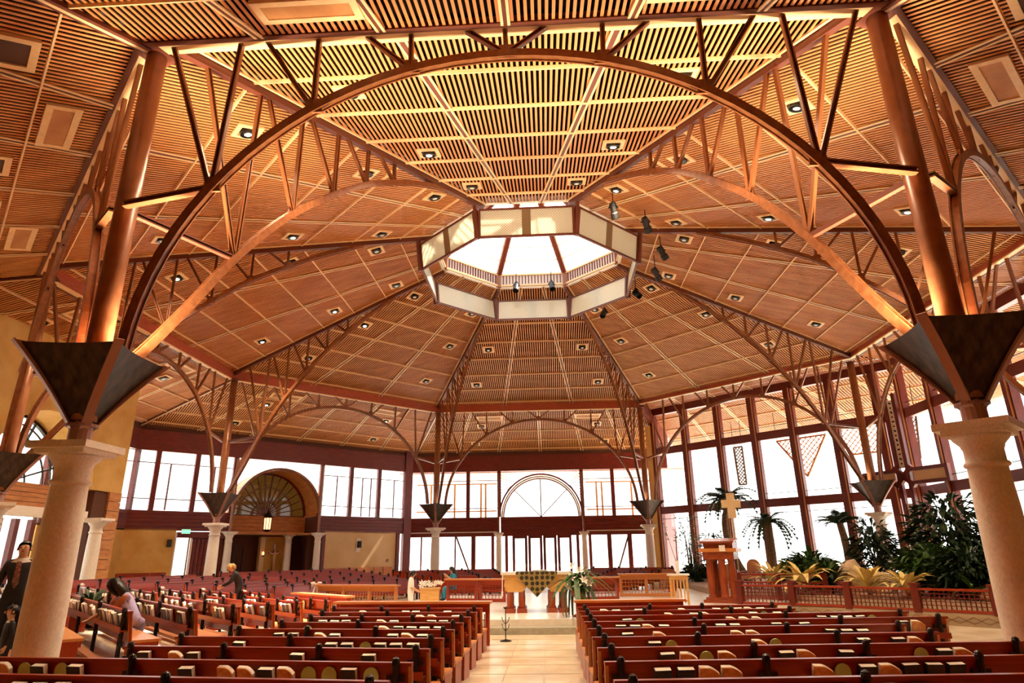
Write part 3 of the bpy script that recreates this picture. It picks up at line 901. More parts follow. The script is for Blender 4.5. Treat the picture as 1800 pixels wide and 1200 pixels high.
# back left wall with the arched alcove ----------------------------
fr = Fr(135)
wl = struct('wall_back_left')
wall_beams(wl, fr, AO, -10.0, 8.4)
UC = -0.95
for u0, u1 in ((-10.0, UC-2.75), (UC+2.75, 8.4)):
    band(wl, fr, AO, u0, u1)
for u in (-8.02, -5.93, -3.75, 1.82, 3.95, 6.1, 8.25):
    mull(wl, fr, AO, u, 4.38, 7.6, 0.26)
us = [-10.0, -8.02, -5.93, -3.75]
for a, b_ in list(zip(us, us[1:]))+[(1.82, 3.95), (3.95, 6.1), (6.1, 8.25)]:
    glaz(wl, fr, AO, a, b_, 4.38, 7.6)
for a, b_ in ((-7.4, -7.2), (-5.0, -4.8), (5.4, 5.6), (2.9, 3.0), (4.8, 4.9), (7.2, 7.5)):
    bar('glazing_bar', 'redwood', wl, fr.p((a+b_)/2, AO+0.12, 4.4), fr.p((a+b_)/2, AO+0.12, 6.95), 0.07, 0.07)
for a, b_ in ((-10, -3.9), (1.9, 8.2)):
    for z_ in (6.95, 5.0):
        bar('glazing_bar', 'redwood', wl, fr.p(a, AO+0.14, z_), fr.p(b_, AO+0.14, z_), 0.05, 0.05)
for z_ in (6.95, 5.0):
    for a, b_ in ((-7.7, -3.1), (2.95, 7.4)):
        bar('glazing_bar', 'redwood', wb, Fr(90).p(a, AO+0.14, z_), Fr(90).p(b_, AO+0.14, z_), 0.05, 0.05)
MB().sweep([fr.p(u, AO-0.1, z_) for u, z_ in poly_arch(2.72, 4.38, UC, 40)], 0.25, 0.14, fr.n).build('arch_rim', 'steel', wl)
DP = 1.9
def vault(root, fr, ap, uc, zc, r, dp, m):
    b_ = MB()
    P = poly_arch(r, zc, uc, 24)
    for (u0, z0), (u1, z1) in zip(P, P[1:]):
        o = len(b_.v)
        b_.v += [tuple(fr.p(u0, ap, z0)), tuple(fr.p(u1, ap, z1)), tuple(fr.p(u1, ap+dp, z1)), tuple(fr.p(u0, ap+dp, z0))]
        b_.f.append((o, o+1, o+2, o+3))
    b_.build('vault', m, root)
vault(wl, fr, AO, UC, 4.38, 2.65, DP, 'cladding')
al = struct('wall_alcove')
fan('window_3', fr, AO+DP, UC, 4.38, 2.6, 'amber_glass', tuple(range(0, 181, 12)), 'redwood')
MB().sweep([fr.p(u, AO+DP-0.05, z_) for u, z_ in poly_arch(0.85, 4.38, UC, 20)], 0.06, 0.06, fr.n).build('fan_hub_ring', 'redwood', al)
MB().sweep([fr.p(u, AO+DP-0.05, z_) for u, z_ in poly_arch(1.75, 4.38, UC, 30)], 0.05, 0.05, fr.n).build('fan_mid_ring', 'redwood', al)
band(al, fr, AO+DP, UC-2.7, UC+2.7, 3.25, 4.36, 'cladding')
for sg in (-1, 1):
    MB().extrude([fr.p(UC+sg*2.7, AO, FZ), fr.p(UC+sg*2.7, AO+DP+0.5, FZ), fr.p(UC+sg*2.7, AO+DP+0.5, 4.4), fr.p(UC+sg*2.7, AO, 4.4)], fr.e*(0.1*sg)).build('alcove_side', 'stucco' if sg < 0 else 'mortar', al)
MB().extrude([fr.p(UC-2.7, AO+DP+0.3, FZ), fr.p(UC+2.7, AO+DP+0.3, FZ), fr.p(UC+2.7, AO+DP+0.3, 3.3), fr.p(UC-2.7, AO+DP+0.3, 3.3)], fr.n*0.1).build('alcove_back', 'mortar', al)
for u0, u1, m_ in ((UC-0.15, UC+1.7, 'stucco'), (UC-2.6, UC-1.9, 'stucco_pale')):
    MB().extrude([fr.p(u0, AO+DP, FZ), fr.p(u1, AO+DP, FZ), fr.p(u1, AO+DP, 3.1), fr.p(u0, AO+DP, 3.1)], fr.n*0.25).build('alcove_panel', m_, al)
for u in (UC-0.05, UC+1.55):
    box('niche_pilaster', 'stucco_pale', al, fr.p(u, AO+DP-0.12, 1.45), (0.28, 0.3, 3.2), fr.rz)
MB().extrude([fr.p(UC-2.7, AO, 3.18), fr.p(UC+2.7, AO, 3.18), fr.p(UC+2.7, AO+DP, 3.18), fr.p(UC-2.7, AO+DP, 3.18)], V((0, 0, 0.1))).build('alcove_lid', 'cladding', al)
# lower part of the wall: stucco panels, door, drapes
MB().extrude([fr.p(2.3, AO, FZ), fr.p(7.6, AO, FZ), fr.p(7.6, AO, 3.4), fr.p(2.3, AO, 3.4)], fr.n*0.3).build('stucco_panel', 'stucco_pale', wl)
MB().extrude([fr.p(-10.0, AO, FZ), fr.p(-6.55, AO, FZ), fr.p(-6.55, AO, 3.4), fr.p(-10.0, AO, 3.4)], fr.n*0.3).build('stucco_panel', 'stucco', wl)
for u in (2.2, 7.75, 8.45):
    box('jamb', 'redwood', wl, fr.p(u, AO+0.05, 1.6 if u < 8 else 4.5), (0.24 if u < 8 else 0.6, 0.3, 3.5 if u < 8 else 9.3), fr.rz)
for i in range(7):
    box('base_panel', 'pew_light', wl, fr.p(2.7+0.72*i, AO-0.05, 0.55), (0.68, 0.06, 1.2), fr.rz)
for i in range(4):
    box('base_panel', 'pew', wl, fr.p(-9.5+0.78*i, AO-0.05, 0.55), (0.74, 0.06, 1.2), fr.rz)
d5 = struct('door_5')
glaz(d5, fr, AO, -6.5, -5.75, FZ, 2.95)
for u in (-6.52, -5.72):
    box('stile', 'white_paint', d5, fr.p(u, AO+0.05, 1.4), (0.07, 0.1, 3.1), fr.rz)
bar('door_head', 'redwood', d5, fr.p(-6.5, AO+0.05, 3.1), fr.p(-3.7, AO+0.05, 3.1), 0.3, 0.3)
for i in range(8):
    MB().lathe([(0.13, 0), (0.12, 1.5), (0.13, 3.05)], 8, fr.p(-5.5+0.22*i, AO+0.25, FZ)).build('drape_fold', 'redwood', wl)
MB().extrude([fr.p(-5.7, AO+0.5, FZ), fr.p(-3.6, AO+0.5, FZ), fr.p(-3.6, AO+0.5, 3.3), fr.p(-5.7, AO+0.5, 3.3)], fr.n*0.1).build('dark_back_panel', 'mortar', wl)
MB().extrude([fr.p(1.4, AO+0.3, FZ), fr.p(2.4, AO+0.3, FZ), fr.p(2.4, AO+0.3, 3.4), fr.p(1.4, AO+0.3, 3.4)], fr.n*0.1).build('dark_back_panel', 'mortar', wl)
for u, nm, w_ in ((-3.75, 'left of the lantern alcove', -0.25), (0.45, 'inside the lantern alcove', 1.2), (1.72, 'right of the lantern alcove', -0.25)):
    c = fr.p(u, AO+w_, 0)
    stone_column(c.x, c.y, 3.3-FZ, 0.22, 'slim pale stone column %s' % nm, fr.rz, group='slim stone columns at the alcove')
    if w_ < 0:
        bar('post', 'steel', wl, fr.p(u, AO-0.25, 3.3), fr.p(u, AO-0.25, 7.5), 0.14, 0.14)
ex = thing('exit_sign', 'green lit exit sign over the white door on the left', 'sign', fr.p(-6.1, AO-0.15, 3.28), fr.rz)
lbox('sign_box', 'white_paint', ex, (0, 0, 0), (0.46, 0.08, 0.24))
lbox('sign_face', 'exit_green', ex, (0, -0.045, 0), (0.42, 0.01, 0.20))
fc = bpy.data.curves.new('sign_lettering', 'FONT')
fc.body = 'EXIT'; fc.size = 0.17; fc.align_x = 'CENTER'; fc.align_y = 'CENTER'; fc.extrude = 0.003
fc.materials.append(MATS['paper'])
_tmp = bpy.data.objects.new('lettering_source', fc)
COL.objects.link(_tmp)
_me = bpy.data.meshes.new_from_object(_tmp.evaluated_get(bpy.context.evaluated_depsgraph_get()))
bpy.data.objects.remove(_tmp)
_link('sign_lettering', _me, WM[ex.name] @ T(0, -0.055, 0) @ RX(PI/2), ex)
def speaker(p, rz, label):
    t = thing('wall_speaker', label, 'speaker', p, rz, 'speakers on the stucco walls')
    lbox('back_board', 'white_paint', t, (0, 0.02, 0), (0.32, 0.06, 0.85))
    lbox('cabinet', 'black', t, (0.02, -0.12, 0.05), (0.2, 0.22, 0.42))
speaker(fr.p(4.7, AO-0.05, 2.55), fr.rz, 'small black speaker on the pale stucco wall, on a white board')
speaker(fr.p(-9.75, AO-0.06, 2.6), fr.rz, 'black speaker on a white board at the brick pier, left')
t = thing('wall_speaker', 'small black box speaker beside the exit door', 'speaker', fr.p(-6.85, AO-0.1, 2.65), fr.rz, 'speakers on the stucco walls')
lbox('cabinet', 'black', t, (0, 0, 0), (0.2, 0.2, 0.4)); lbox('bracket', 'iron', t, (0, 0.1, 0.1), (0.06, 0.2, 0.06))
t = thing('fire_alarm', 'small red alarm box low on the pale stucco wall', 'alarm', fr.p(7.0, AO-0.02, 1.55), fr.rz)
lbox('case', 'leaf_red', t, (0, 0, 0), (0.14, 0.08, 0.18)); lbox('pull', 'paper', t, (0, -0.045, -0.02), (0.08, 0.01, 0.05))
# lantern, crucifix, sconces and gate in the alcove
c = fr.p(UC-0.35, AO+0.5, 0)
t = thing('hanging_lantern', 'black iron lantern hanging in the arched alcove', 'lantern', (c.x, c.y, 3.35), fr.rz)
MB().lathe([(0.12, 0.0), (0.27, 0.10), (0.27, 0.13)], 8).build('base', 'iron', t, local=True)
MB().lathe([(0.2, 0.14), (0.22, 0.8)], 8).build('glass_body', 'lantern_glow', t, local=True)
for i in range(8):
    a = 2*PI*i/8
    lbar('cage_bar', 'iron', t, (0.23*math.cos(a), 0.23*math.sin(a), 0.12), (0.25*math.cos(a), 0.25*math.sin(a), 0.82), 0.03)
MB().lathe([(0.30, 0.82), (0.24, 0.92), (0.08, 1.15), (0.03, 1.35)], 8).build('roof', 'iron', t, local=True)
lbar('chain', 'iron', t, (0, 0, 1.3), (0, 0, 3.4), 0.035, 0.035, 'cyl8')
c = fr.p(UC+0.75, AO+DP-0.25, 0)
t = thing('crucifix', 'wooden crucifix with a pale figure in the alcove niche', 'crucifix', (c.x, c.y, 0.6), fr.rz)
lbox('upright', 'mahogany', t, (0, 0.08, 1.0), (0.13, 0.06, 2.1)); lbox('crossbar', 'mahogany', t, (0, 0.08, 1.55), (0.8, 0.06, 0.12))
MB().tube([(0, 0, 0.35), (0, -0.02, 0.7), (0, 0, 1.0), (0, -0.02, 1.35), (0, -0.02, 1.47)], [0.045, 0.06, 0.08, 0.11, 0.05], 10).ball((0, -0.03, 1.58), (0.075, 0.075, 0.1)).tube([(0, 0, 1.42), (0.2, 0, 1.50), (0.38, 0, 1.60)], [0.05, 0.035, 0.025], 8).tube([(0, 0, 1.42), (-0.2, 0, 1.50), (-0.38, 0, 1.60)], [0.05, 0.035, 0.025], 8).build('figure', 'stucco_pale', t, local=True, smooth=True)
for u, nm in ((UC+0.0, 'left'), (UC+1.55, 'right')):
    c = fr.p(u, AO+DP-0.33, 0)
    t = thing('wall_sconce', 'small lit wall sconce %s of the crucifix' % nm, 'sconce', (c.x, c.y, 1.9), fr.rz, 'sconces beside the crucifix')
    MB().lathe([(0.03, 0), (0.07, 0.08), (0.07, 0.1)], 8).build('bracket', 'iron', t, local=True)
    MB().lathe([(0.05, 0.1), (0.065, 0.22), (0.02, 0.3)], 8).build('shade', 'lantern_glow', t, local=True)
c = fr.p(UC-2.0, AO+1.2, 0)
t = thing('wrought_iron_gate', 'black wrought iron gate standing open left of the crucifix', 'gate', (c.x, c.y, FZ), fr.rz+0.5)
for x in (0, 0.85):
    lbar('stile', 'iron', t, (x, 0, 0), (x, 0, 2.7), 0.05)
for z_ in (0.05, 1.35, 2.65):
    lbar('gate_rail', 'iron', t, (0, 0, z_), (0.85, 0, z_), 0.05)
for i in range(1, 6):
    x = 0.85*i/6
    pts = [(x+0.05*math.sin(z_*7+i), 0, z_) for z_ in [0.05+0.1*q for q in range(27)]]
    MB().tube(pts, 0.013, 6).build('scroll_bar', 'iron', t, local=True)

# left portal: yellow stucco wall with arch ------------------------
fr = Fr(180)
XW, YC = 18.4, -1.6
wy = struct('wall_left')
top = zo(XW)+0.1
N = 20
P = poly_arch(2.7, 4.6, YC, N)
pv = [fr.p(u, XW, z_) for u, z_ in P]
right_u, left_u = 3.05, -7.5
b_ = MB()
# front skin around the arch (strips), thickness 0.7
outer = []
for u, z_ in P:
    outer.append(fr.p(u, XW, top))
for i in range(N):
    b_.extrude([pv[i], pv[i+1], outer[i+1], outer[i]], fr.n*0.7)
b_.extrude([fr.p(YC+2.7, XW, 4.6), fr.p(right_u, XW, 4.6), fr.p(right_u, XW, top), fr.p(YC+2.7, XW, top)], fr.n*0.7)
b_.extrude([fr.p(YC-2.7, XW, 4.6), fr.p(left_u, XW, 4.6), fr.p(left_u, XW, top), fr.p(YC-2.7, XW, top)], fr.n*0.7)
b_.build('stucco_face', 'stucco', wy)
vault(wy, fr, XW, YC, 4.6, 2.7, 1.6, 'stucco')
for k in range(12):
    for u0, u1 in ((YC+3.85, right_u), ):
        za = FZ+k*0.397
        MB().extrude([fr.p(u0, XW-0.03, za+0.01), fr.p(u1, XW-0.03, za+0.01), fr.p(u1, XW-0.03, za+0.387), fr.p(u0, XW-0.03, za+0.387)], fr.n*0.7).build('cladding_block', 'cladding', wy)
box('pier_core', 'mortar', wy, fr.p((YC+3.0+right_u)/2, XW+0.42, 2.2), (right_u-YC-3.05, 0.7, 4.75), fr.rz)
box('pier_core', 'mortar', wy, fr.p((YC-3.0+left_u)/2, XW+0.42, 2.2), (abs(left_u-YC)-3.05, 0.7, 4.75), fr.rz)
band(wy, fr, XW+0.5, YC-2.8, YC+3.6, 3.75, 4.6, 'cladding')
bar('lintel', 'stone', wy, fr.p(YC-3.0, XW+0.3, 3.55), fr.p(YC+2.9, XW+0.3, 3.55), 0.4, 0.35)
fan('window_4', fr, XW+1.6, YC, 4.6, 2.65, 'glass', (20, 45, 68, 90, 112, 135, 160), 'iron')
for r_ in (1.0, 1.9, 2.3):
    MB().sweep([fr.p(u, XW+1.55, z_) for u, z_ in poly_arch(r_, 4.6, YC, 24)], 0.05, 0.05, fr.n).build('fan_ring', 'iron', wy)
w5 = struct('window_5')
for u in (YC-2.6, YC-1.75, YC-0.9, YC-0.1, YC+0.7, YC+1.5, YC+2.4):
    box('mullion', 'redwood', w5, fr.p(u, XW+1.3, 1.6), (0.22, 0.2, 3.5), fr.rz)
glaz(w5, fr, XW+1.2, YC-2.6, YC+2.4, FZ, 3.4)
for u, nm in ((YC+2.95, 'right'), (YC-2.95, 'left')):
    stone_column(-XW+0.35, u, 3.45-FZ, 0.27, 'slim stone column at the %s side of the yellow stucco portal' % nm, 0, group='slim stone columns at the yellow portal')
# ends of the left outer wall
for u0, u1 in ((right_u, 9.3), (-9.3, left_u)):
    MB().extrude([fr.p(u0, AO, FZ), fr.p(u1, AO, FZ), fr.p(u1, AO, 3.4), fr.p(u0, AO, 3.4)], fr.n*0.3).build('stucco_panel', 'stucco', wy)
    band(wy, fr, AO, u0, u1)
    glaz(wy, fr, AO, u0, u1, 4.38, 7.6)
    wall_beams(wy, fr, AO, u0, u1)
    for k in range(4):
        mull(wy, fr, AO, u0+(u1-u0)*k/3, 4.38, 7.6, 0.26)

# glass curtain walls on the right ---------------------------------
def curtain(name, deg, us, u0, u1):
    fr = Fr(deg)
    w = struct(name)
    box('head_beam', 'redwood', w, fr.p((u0+u1)/2, AG+0.12, 10.76), (u1-u0, 0.34, 0.46), fr.rz)
    for z_, h in ((8.12, 0.46), (4.38, 0.44), (0.55, 0.35)):
        box('transom', 'redwood', w, fr.p((u0+u1)/2, AG+0.12, z_), (u1-u0, 0.30, h), fr.rz)
    for i, u in enumerate(us):
        box('mullion', 'redwood', w, fr.p(u, AG+0.12, 5.25), (0.42, 0.34, 10.8), fr.rz)
        box('mullion_edge', 'cladding', w, fr.p(u+0.12, AG-0.08, 5.25), (0.05, 0.08, 10.7), fr.rz)
    for a, b__ in zip(us, us[1:]):
        for z0, z1 in ((8.35, 10.5), (4.6, 7.9), (0.7, 4.15)):
            glaz(w, fr, AG, a+0.2, b__-0.2, z0, z1)
            bar('glazing_bar', 'iron', w, fr.p(a+0.2, AG+0.12, z0+0.3 if z0 > 4.2 else z1-0.3), fr.p(b__-0.2, AG+0.12, z0+0.3 if z0 > 4.2 else z1-0.3), 0.035, 0.03)
    return w
curtain('window_6', 45, [-7.3, -4.9, -2.5, -0.22, 2.06, 4.35, 6.6], -7.4, 7.45)
curtain('window_7', 0, [-7.0, -4.6, -2.1, 0.3, 2.7, 5.1, 7.4], -7.45, 7.45)
# stone pier where the glass meets the altar wall
pr_ = struct('wall_pier')
fr45 = Fr(45)
box('pier', 'stucco', pr_, fr45.p(-7.62, AG+0.2, 4.8), (0.42, 0.6, 10.2), fr45.rz)
fr = Fr(90)
p0 = fr45.p(-7.9, AG+0.3, 0)
MB().extrude([V((6.6, 15.9, 10.62)), V((9.1, 22.0, 8.6)), V((9.1, 22.0, 11.4)), V((6.6, 15.9, 11.5))], V((0.2, 0.05, 0))).build('gable_board', 'redwood', pr_)
MB().extrude([V((p0.x+0.1, p0.y, FZ)), V((9.1, 22.0, FZ)), V((9.1, 22.0, 4.4)), V((p0.x+0.1, p0.y, 4.4))], V((0.2, 0.05, 0))).build('return_wall', 'redwood', pr_)
# walls around the viewer (front half of the octagon)
wf = struct('wall_front')
for deg, u0, u1 in ((225, -9.2, 9.2), (315, -9.2, 9.2)):
    f_ = Fr(deg)
    MB().extrude([f_.p(u0, AO, FZ), f_.p(u1, AO, FZ), f_.p(u1, AO, 4.4), f_.p(u0, AO, 4.4)], f_.n*0.3).build('stucco_panel', 'stucco', wf)
    band(wf, f_, AO, u0, u1, 4.4, 7.6)
    wall_beams(wf, f_, AO, u0, u1)
f_ = Fr(270)
MB().extrude([f_.p(-11, 27.9, FZ), f_.p(11, 27.9, FZ), f_.p(11, 27.9, 8.2), f_.p(-11, 27.9, 8.2)], f_.n*0.3).build('narthex_wall', 'stucco', wf)
for sg in (-1, 1):
    MB().extrude([f_.p(sg*9.2, AO, FZ), f_.p(sg*11, 28, FZ), f_.p(sg*11, 28, 9.3), f_.p(sg*9.2, AO, 9.3)], f_.e*(0.3*sg)).build('narthex_side', 'stucco', wf)
f_ = Fr(0)
for sg in (-1,):
    MB().extrude([V((18, -7.45, FZ)), V((21.9, -9.1, FZ)), V((21.9, -9.1, 11)), V((18, -7.45, 11))], V((0.1, 0.2, 0))).build('return_wall', 'redwood', wf)
# lattice screens that hang under the eave outside the glass
def lattice(name, label, fr, ap, poly, m='cladding', step=0.22):
    t = thing(name, label, 'screen', fr.p(poly[0][0], ap, poly[0][1]), 0, 'lattice screens outside the glass wall')
    b_ = MB()
    us_ = [p[0] for p in poly]; zs = [p[1] for p in poly]
    def inside(u, z_):
        c = False
        for (u0, z0), (u1, z1) in zip(poly, poly[1:]+poly[:1]):
            if (z0 > z_) != (z1 > z_) and u < (u1-u0)*(z_-z0)/(z1-z0)+u0: c = not c
        return c
    for sg in (-1, 1):
        k0 = min(us_)-max(zs)*1.0 if sg > 0 else min(us_)+min(zs)
        k1 = max(us_)-min(zs) if sg > 0 else max(us_)+max(zs)
        k = k0
        while k < k1:
            seg = None
            for i in range(121):
                z_ = min(zs)+(max(zs)-min(zs))*i/120
                u = k+sg*z_
                if inside(u, z_):
                    seg = (seg[0], (u, z_)) if seg else ((u, z_), (u, z_))
            if seg and seg[0] != seg[1]:
                b_.bar(fr.p(seg[0][0], ap+0.02*sg, seg[0][1]), fr.p(seg[1][0], ap+0.02*sg, seg[1][1]), 0.085, 0.03)
            k += step*1.414
    o = b_.build('lattice_strips', m, t); o['kind'] = 'stuff'
    for (u0, z0), (u1, z1) in zip(poly, poly[1:]+poly[:1]):
        bar('edge_rail', m, t, fr.p(u0, ap, z0), fr.p(u1, ap, z1), 0.09, 0.09)
        if z0 > 8: bar('hanger_rod', 'iron', t, fr.p(u0, ap, z0), fr.p(u0, ap, ZG+0.12-SO*(ap-AG)), 0.03, 0.03)
lattice('lattice_screen', 'tan crisscross lattice screen outside the third glass bay', fr45, 21.5, [(-0.6, 8.3), (2.4, 8.3), (1.0, 6.0)])
lattice('lattice_screen', 'tan crisscross lattice screen outside the fourth glass bay', fr45, 21.8, [(2.8, 8.6), (5.4, 8.6), (5.4, 7.0), (3.6, 7.0)])
lattice('lattice_screen', 'narrow dark lattice screen outside the second glass bay', fr45, 21.6, [(-3.6, 8.3), (-3.0, 8.3), (-3.0, 5.9), (-3.5, 5.9)], 'trunk', 0.16)
lattice('lattice_screen', 'dark lattice triangle near the stone post outside the glass', fr45, 21.0, [(6.0, 8.6), (7.4, 8.6), (7.2, 6.3)], 'trunk', 0.16)

# ------------------------------------------------------------------ raked floor, sanctuary platform, garden bed
RK0, RK1 = math.radians(44), math.radians(242)
def rakez(x, y):
    r = math.hypot(x, y)
    a = math.atan2(y, x) % (2*PI)
    if not (RK0 <= a <= RK1): return FZ
    return FZ+0.6*min(max((r-8.5)/12.5, 0), 1)
rk = MB()
na, nr = 48, 6
for i in range(na+1):
    a = RK0+(RK1-RK0)*i/na
    for j in range(nr+1):
        r = 8.5+(24.5-8.5)*j/nr
        rk.v.append((r*math.cos(a), r*math.sin(a), FZ+0.6*min((r-8.5)/12.5, 1)+0.002))
for i in range(na):
    for j in range(nr):
        q = i*(nr+1)+j
        rk.f.append((q, q+nr+1, q+nr+2, q+1))
o_ = len(rk.v)
top_n = len(rk.v)
for i in (0, na):
    ids = [i*(nr+1)+j for j in range(nr+1)]
    lo = []
    for q in ids:
        v = rk.v[q]; rk.v.append((v[0], v[1], FZ-0.05)); lo.append(len(rk.v)-1)
    for k in range(nr):
        rk.f.append((ids[k], ids[k+1], lo[k+1], lo[k]))
tag(rk.build('floor_rake', 'floor'), kind='structure')
PZ = 0.17
pf = struct('floor_platform')
PLAT = [(-5.2, -3.2), (-3.2, -5.6), (-1.6, -6.4), (1.6, -6.4), (3.6, -5.4), (5.5, -2.4), (8.3, -2.45), (9.5, -3.7), (12.6, -6.9), (17.4, -7.0), (17.4, 7.0), (12.2, 12.2), (5.5, 7.5), (-4.6, 4.5)]
MB().extrude([V((x, y, FZ+0.16)) for x, y in PLAT], V((0, 0, PZ-FZ-0.16))).build('platform_top', 'marble', pf)
cx_, cy_ = 1.0, -1.0
MB().extrude([V((x, y, FZ)) for x, y in PLAT], V((0, 0, 0.158))).build('platform_riser', 'step_stone', pf)
stp = [(-5.6, -3.4), (-3.5, -6.0), (-1.7, -6.9), (1.7, -6.9), (3.9, -5.8), (5.6, -3.0), (5.6, -1.5), (-5.6, -1.5)]
MB().extrude([V((x, y, FZ)) for x, y in stp], V((0, 0, 0.16))).build('step', 'step_stone', pf)
# carved diamond border along the garden kerb
kerb = [(8.3, -2.6), (9.6, -3.85), (12.65, -7.05)]
for (x0, y0), (x1, y1) in zip(kerb, kerb[1:]):
    A, B = V((x0, y0, 0)), V((x1, y1, 0))
    L = (B-A).length
    d = (B-A).normalized()
    n_ = V((-d.y, d.x, 0))*-1
    MB().extrude([A+V((0, 0, FZ)), B+V((0, 0, FZ)), B+V((0, 0, 0.16)), A+V((0, 0, 0.16))], -n_*0.2).build('kerb_board', 'carpet', pf)
    m_ = int(L/0.34)
    for i in range(m_):
        c = A+d*(L*(i+0.5)/m_)+n_*0.004
        h = 0.5*L/m_
        for s1, s2 in ((-1, 1), (1, 1), (-1, -1), (1, -1)):
            bar('diamond_line', 'carpet_line', pf, c+d*(h*s1)+V((0, 0, 0.0)), c+V((0, 0, 0.085*s2)), 0.018, 0.012)
gb = struct('floor_garden')
MB().extrude([V((x, y, PZ)) for x, y in ((7.0, 4.0), (8.4, 0.6), (9.6, -2.6), (12.7, -5.8), (17.6, -6.0), (17.6, 7.2), (12.4, 12.4), (8.0, 16.6), (7.2, 14))], V((0, 0, 0.22))).build('garden_soil', 'soil', gb)

# ------------------------------------------------------------------ books and pews
bk_cover = MB().box((0, -0.030, 0.115), (0.17, 0.006, 0.23)).box((0, 0.036, 0.115), (0.17, 0.006, 0.23)).box((-0.084, 0.003, 0.115), (0.004, 0.070, 0.23)).mesh('hymnal_cover', 'cover_black')
bk_pages = MB().box((0.003, 0.003, 0.1145), (0.162, 0.060, 0.229)).mesh('hymnal_pages', 'paper')
def _curl(dy):
    vs_, fs = [], []
    for i in range(7):
        x = -0.1+0.2*i/6
        h = 0.235-0.05*max(0, (i-3)/3)**1.5
        y = -0.01-0.03*max(0, (i-2)/4)**2
        for yy, zz in ((y+dy, 0), (y+0.012+dy, 0), (y+0.012+dy, h), (y+dy, h-0.004)):
            vs_.append((x, yy, zz))
    for i in range(6):
        for k in range(4):
            j = (k+1) % 4
            fs.append((i*4+k, i*4+j, i*4+4+j, i*4+4+k))
    fs += [(0, 1, 2, 3), (27, 26, 25, 24)]
    return MB().add(vs_, fs)
ml_cover = _curl(-0.013).mesh('missalette_cover', 'cover_orange')
ml_pages = _curl(0.0)
ml_pages.v = [(x, y if i % 4 in (0, 3) else y+0.03, z_+0.004) for i, (x, y, z_) in enumerate(ml_pages.v)]
ml_pages = ml_pages.mesh('missalette_pages', 'paper')
pc = []
for i in range(13):
    a = PI*i/12
    pc.append(V((0.085*math.cos(a), 0, 0.15+0.085*math.sin(a))))
pc += [V((-0.075, 0, 0)), V((0.075, 0, 0))]
card_me = MB().extrude(pc, V((0, 0.012, 0))).mesh('round_card', 'cover_green')
BOOK_LBL = {'b': 'black hymnal', 'm': 'orange missalette', 'g': 'pale green card'}
def book(kind, M, place, grp):
    lab = place
    if kind == 'g':
        o = _link('paper_card', card_me, M, None)
        tag(o, lab, 'card', grp)
    elif kind == 'b':
        o = _link('hymnal', bk_cover, M, None)
        tag(o, lab, 'book', grp)
        _link('page_block', bk_pages, M, o)
    else:
        o = _link('missalette', ml_cover, M, None)
        tag(o, lab, 'booklet', grp)
        _link('page_block', ml_pages, M, o)
PH = 0.88
ORD = ['first', 'second', 'third', 'fourth', 'fifth', 'sixth', 'seventh', 'eighth', 'ninth', 'tenth', 'eleventh', 'twelfth', 'thirteenth', 'fourteenth', 'fifteenth', 'sixteenth']
st_me = None
def _stanchion():
    b_ = MB()
    b_.lathe([(0.036, 0.0), (0.036, 0.86), (0.044, 0.87), (0.044, 0.905), (0.036, 0.92), (0.036, 0.93), (0.012, 0.945)], 8)
    return b_
st_me = _stanchion().mesh('stanchion', 'iron')
st_far = MB().lathe([(0.05, 0.0), (0.05, 0.86), (0.065, 0.88), (0.065, 0.95), (0.02, 0.97)], 6).mesh('stanchion_small', 'iron')
def pew(x, y, z, rz, L, label, group, stan, near=True, books=None, place='', kneel=True):
    """back plane at local y=0; people sit on the +y side; x runs 0..L"""
    t = thing('pew', label, 'pew', (x, y, z), rz, group)
    tilt = RX(math.radians(7))
    lbox('backrest', 'pew', t, (L/2, -0.035, 0.64), (L, 0.04, 0.46), tilt)
    lbox('top_rail', 'pew', t, (L/2, -0.065, PH-0.012), (L, 0.075, 0.035))
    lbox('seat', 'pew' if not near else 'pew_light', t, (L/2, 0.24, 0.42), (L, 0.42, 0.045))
    lbox('seat_apron', 'pew', t, (L/2, 0.40, 0.36), (L, 0.03, 0.1))
    if near:
        lbox('book_rack', 'pew', t, (L/2, -0.10, 0.585), (L-0.1, 0.13, 0.02))
        lbox('rack_lip', 'pew', t, (L/2, -0.165, 0.60), (L-0.1, 0.018, 0.09))
        if kneel:
            lbox('kneeler', 'upholstery', t, (L/2, -0.36, 0.14), (L-0.2, 0.16, 0.06))
    for q in (0.02, L-0.02):
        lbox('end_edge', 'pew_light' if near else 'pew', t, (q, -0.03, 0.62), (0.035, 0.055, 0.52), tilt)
        lbox('end_leg', 'pew', t, (q, 0.2, 0.2), (0.05, 0.36, 0.40))
    for sx in stan:
        if near:
            s = lmesh('stanchion', st_me, t, T(sx, -0.13, 0.0))
            _link('cross_plate', mesh_of('cube', _cube, 'iron'), WM[t.name] @ T(sx, -0.115, 0.74) @ SCL(0.20, 0.03, 0.06), s)
            _link('cross_plate', mesh_of('cube', _cube, 'iron'), WM[t.name] @ T(sx, -0.115, 0.40) @ SCL(0.19, 0.03, 0.06), s)
        else:
            lmesh('stanchion', st_far, t, T(sx, -0.06, 0.0))
    if books:
        cnt = {}
        for bx, kd in (books if place[0] != '<' else books[::-1]):
            cnt[kd] = cnt.get(kd, 0)+1
            lab = '%s %s from the %s end, %s' % (ORD[cnt[kd]-1], BOOK_LBL[kd], place[1:].split('|')[0], place.split('|')[1])
            M = WM[t.name] @ T(bx, -0.100, 0.605) @ RX(math.radians((16 if kd != 'g' else 5)+random.uniform(-4, 4))) @ RY(math.radians(random.uniform(-2, 2)))
            book(kd, M, lab, 'books in the pew racks')
    return t
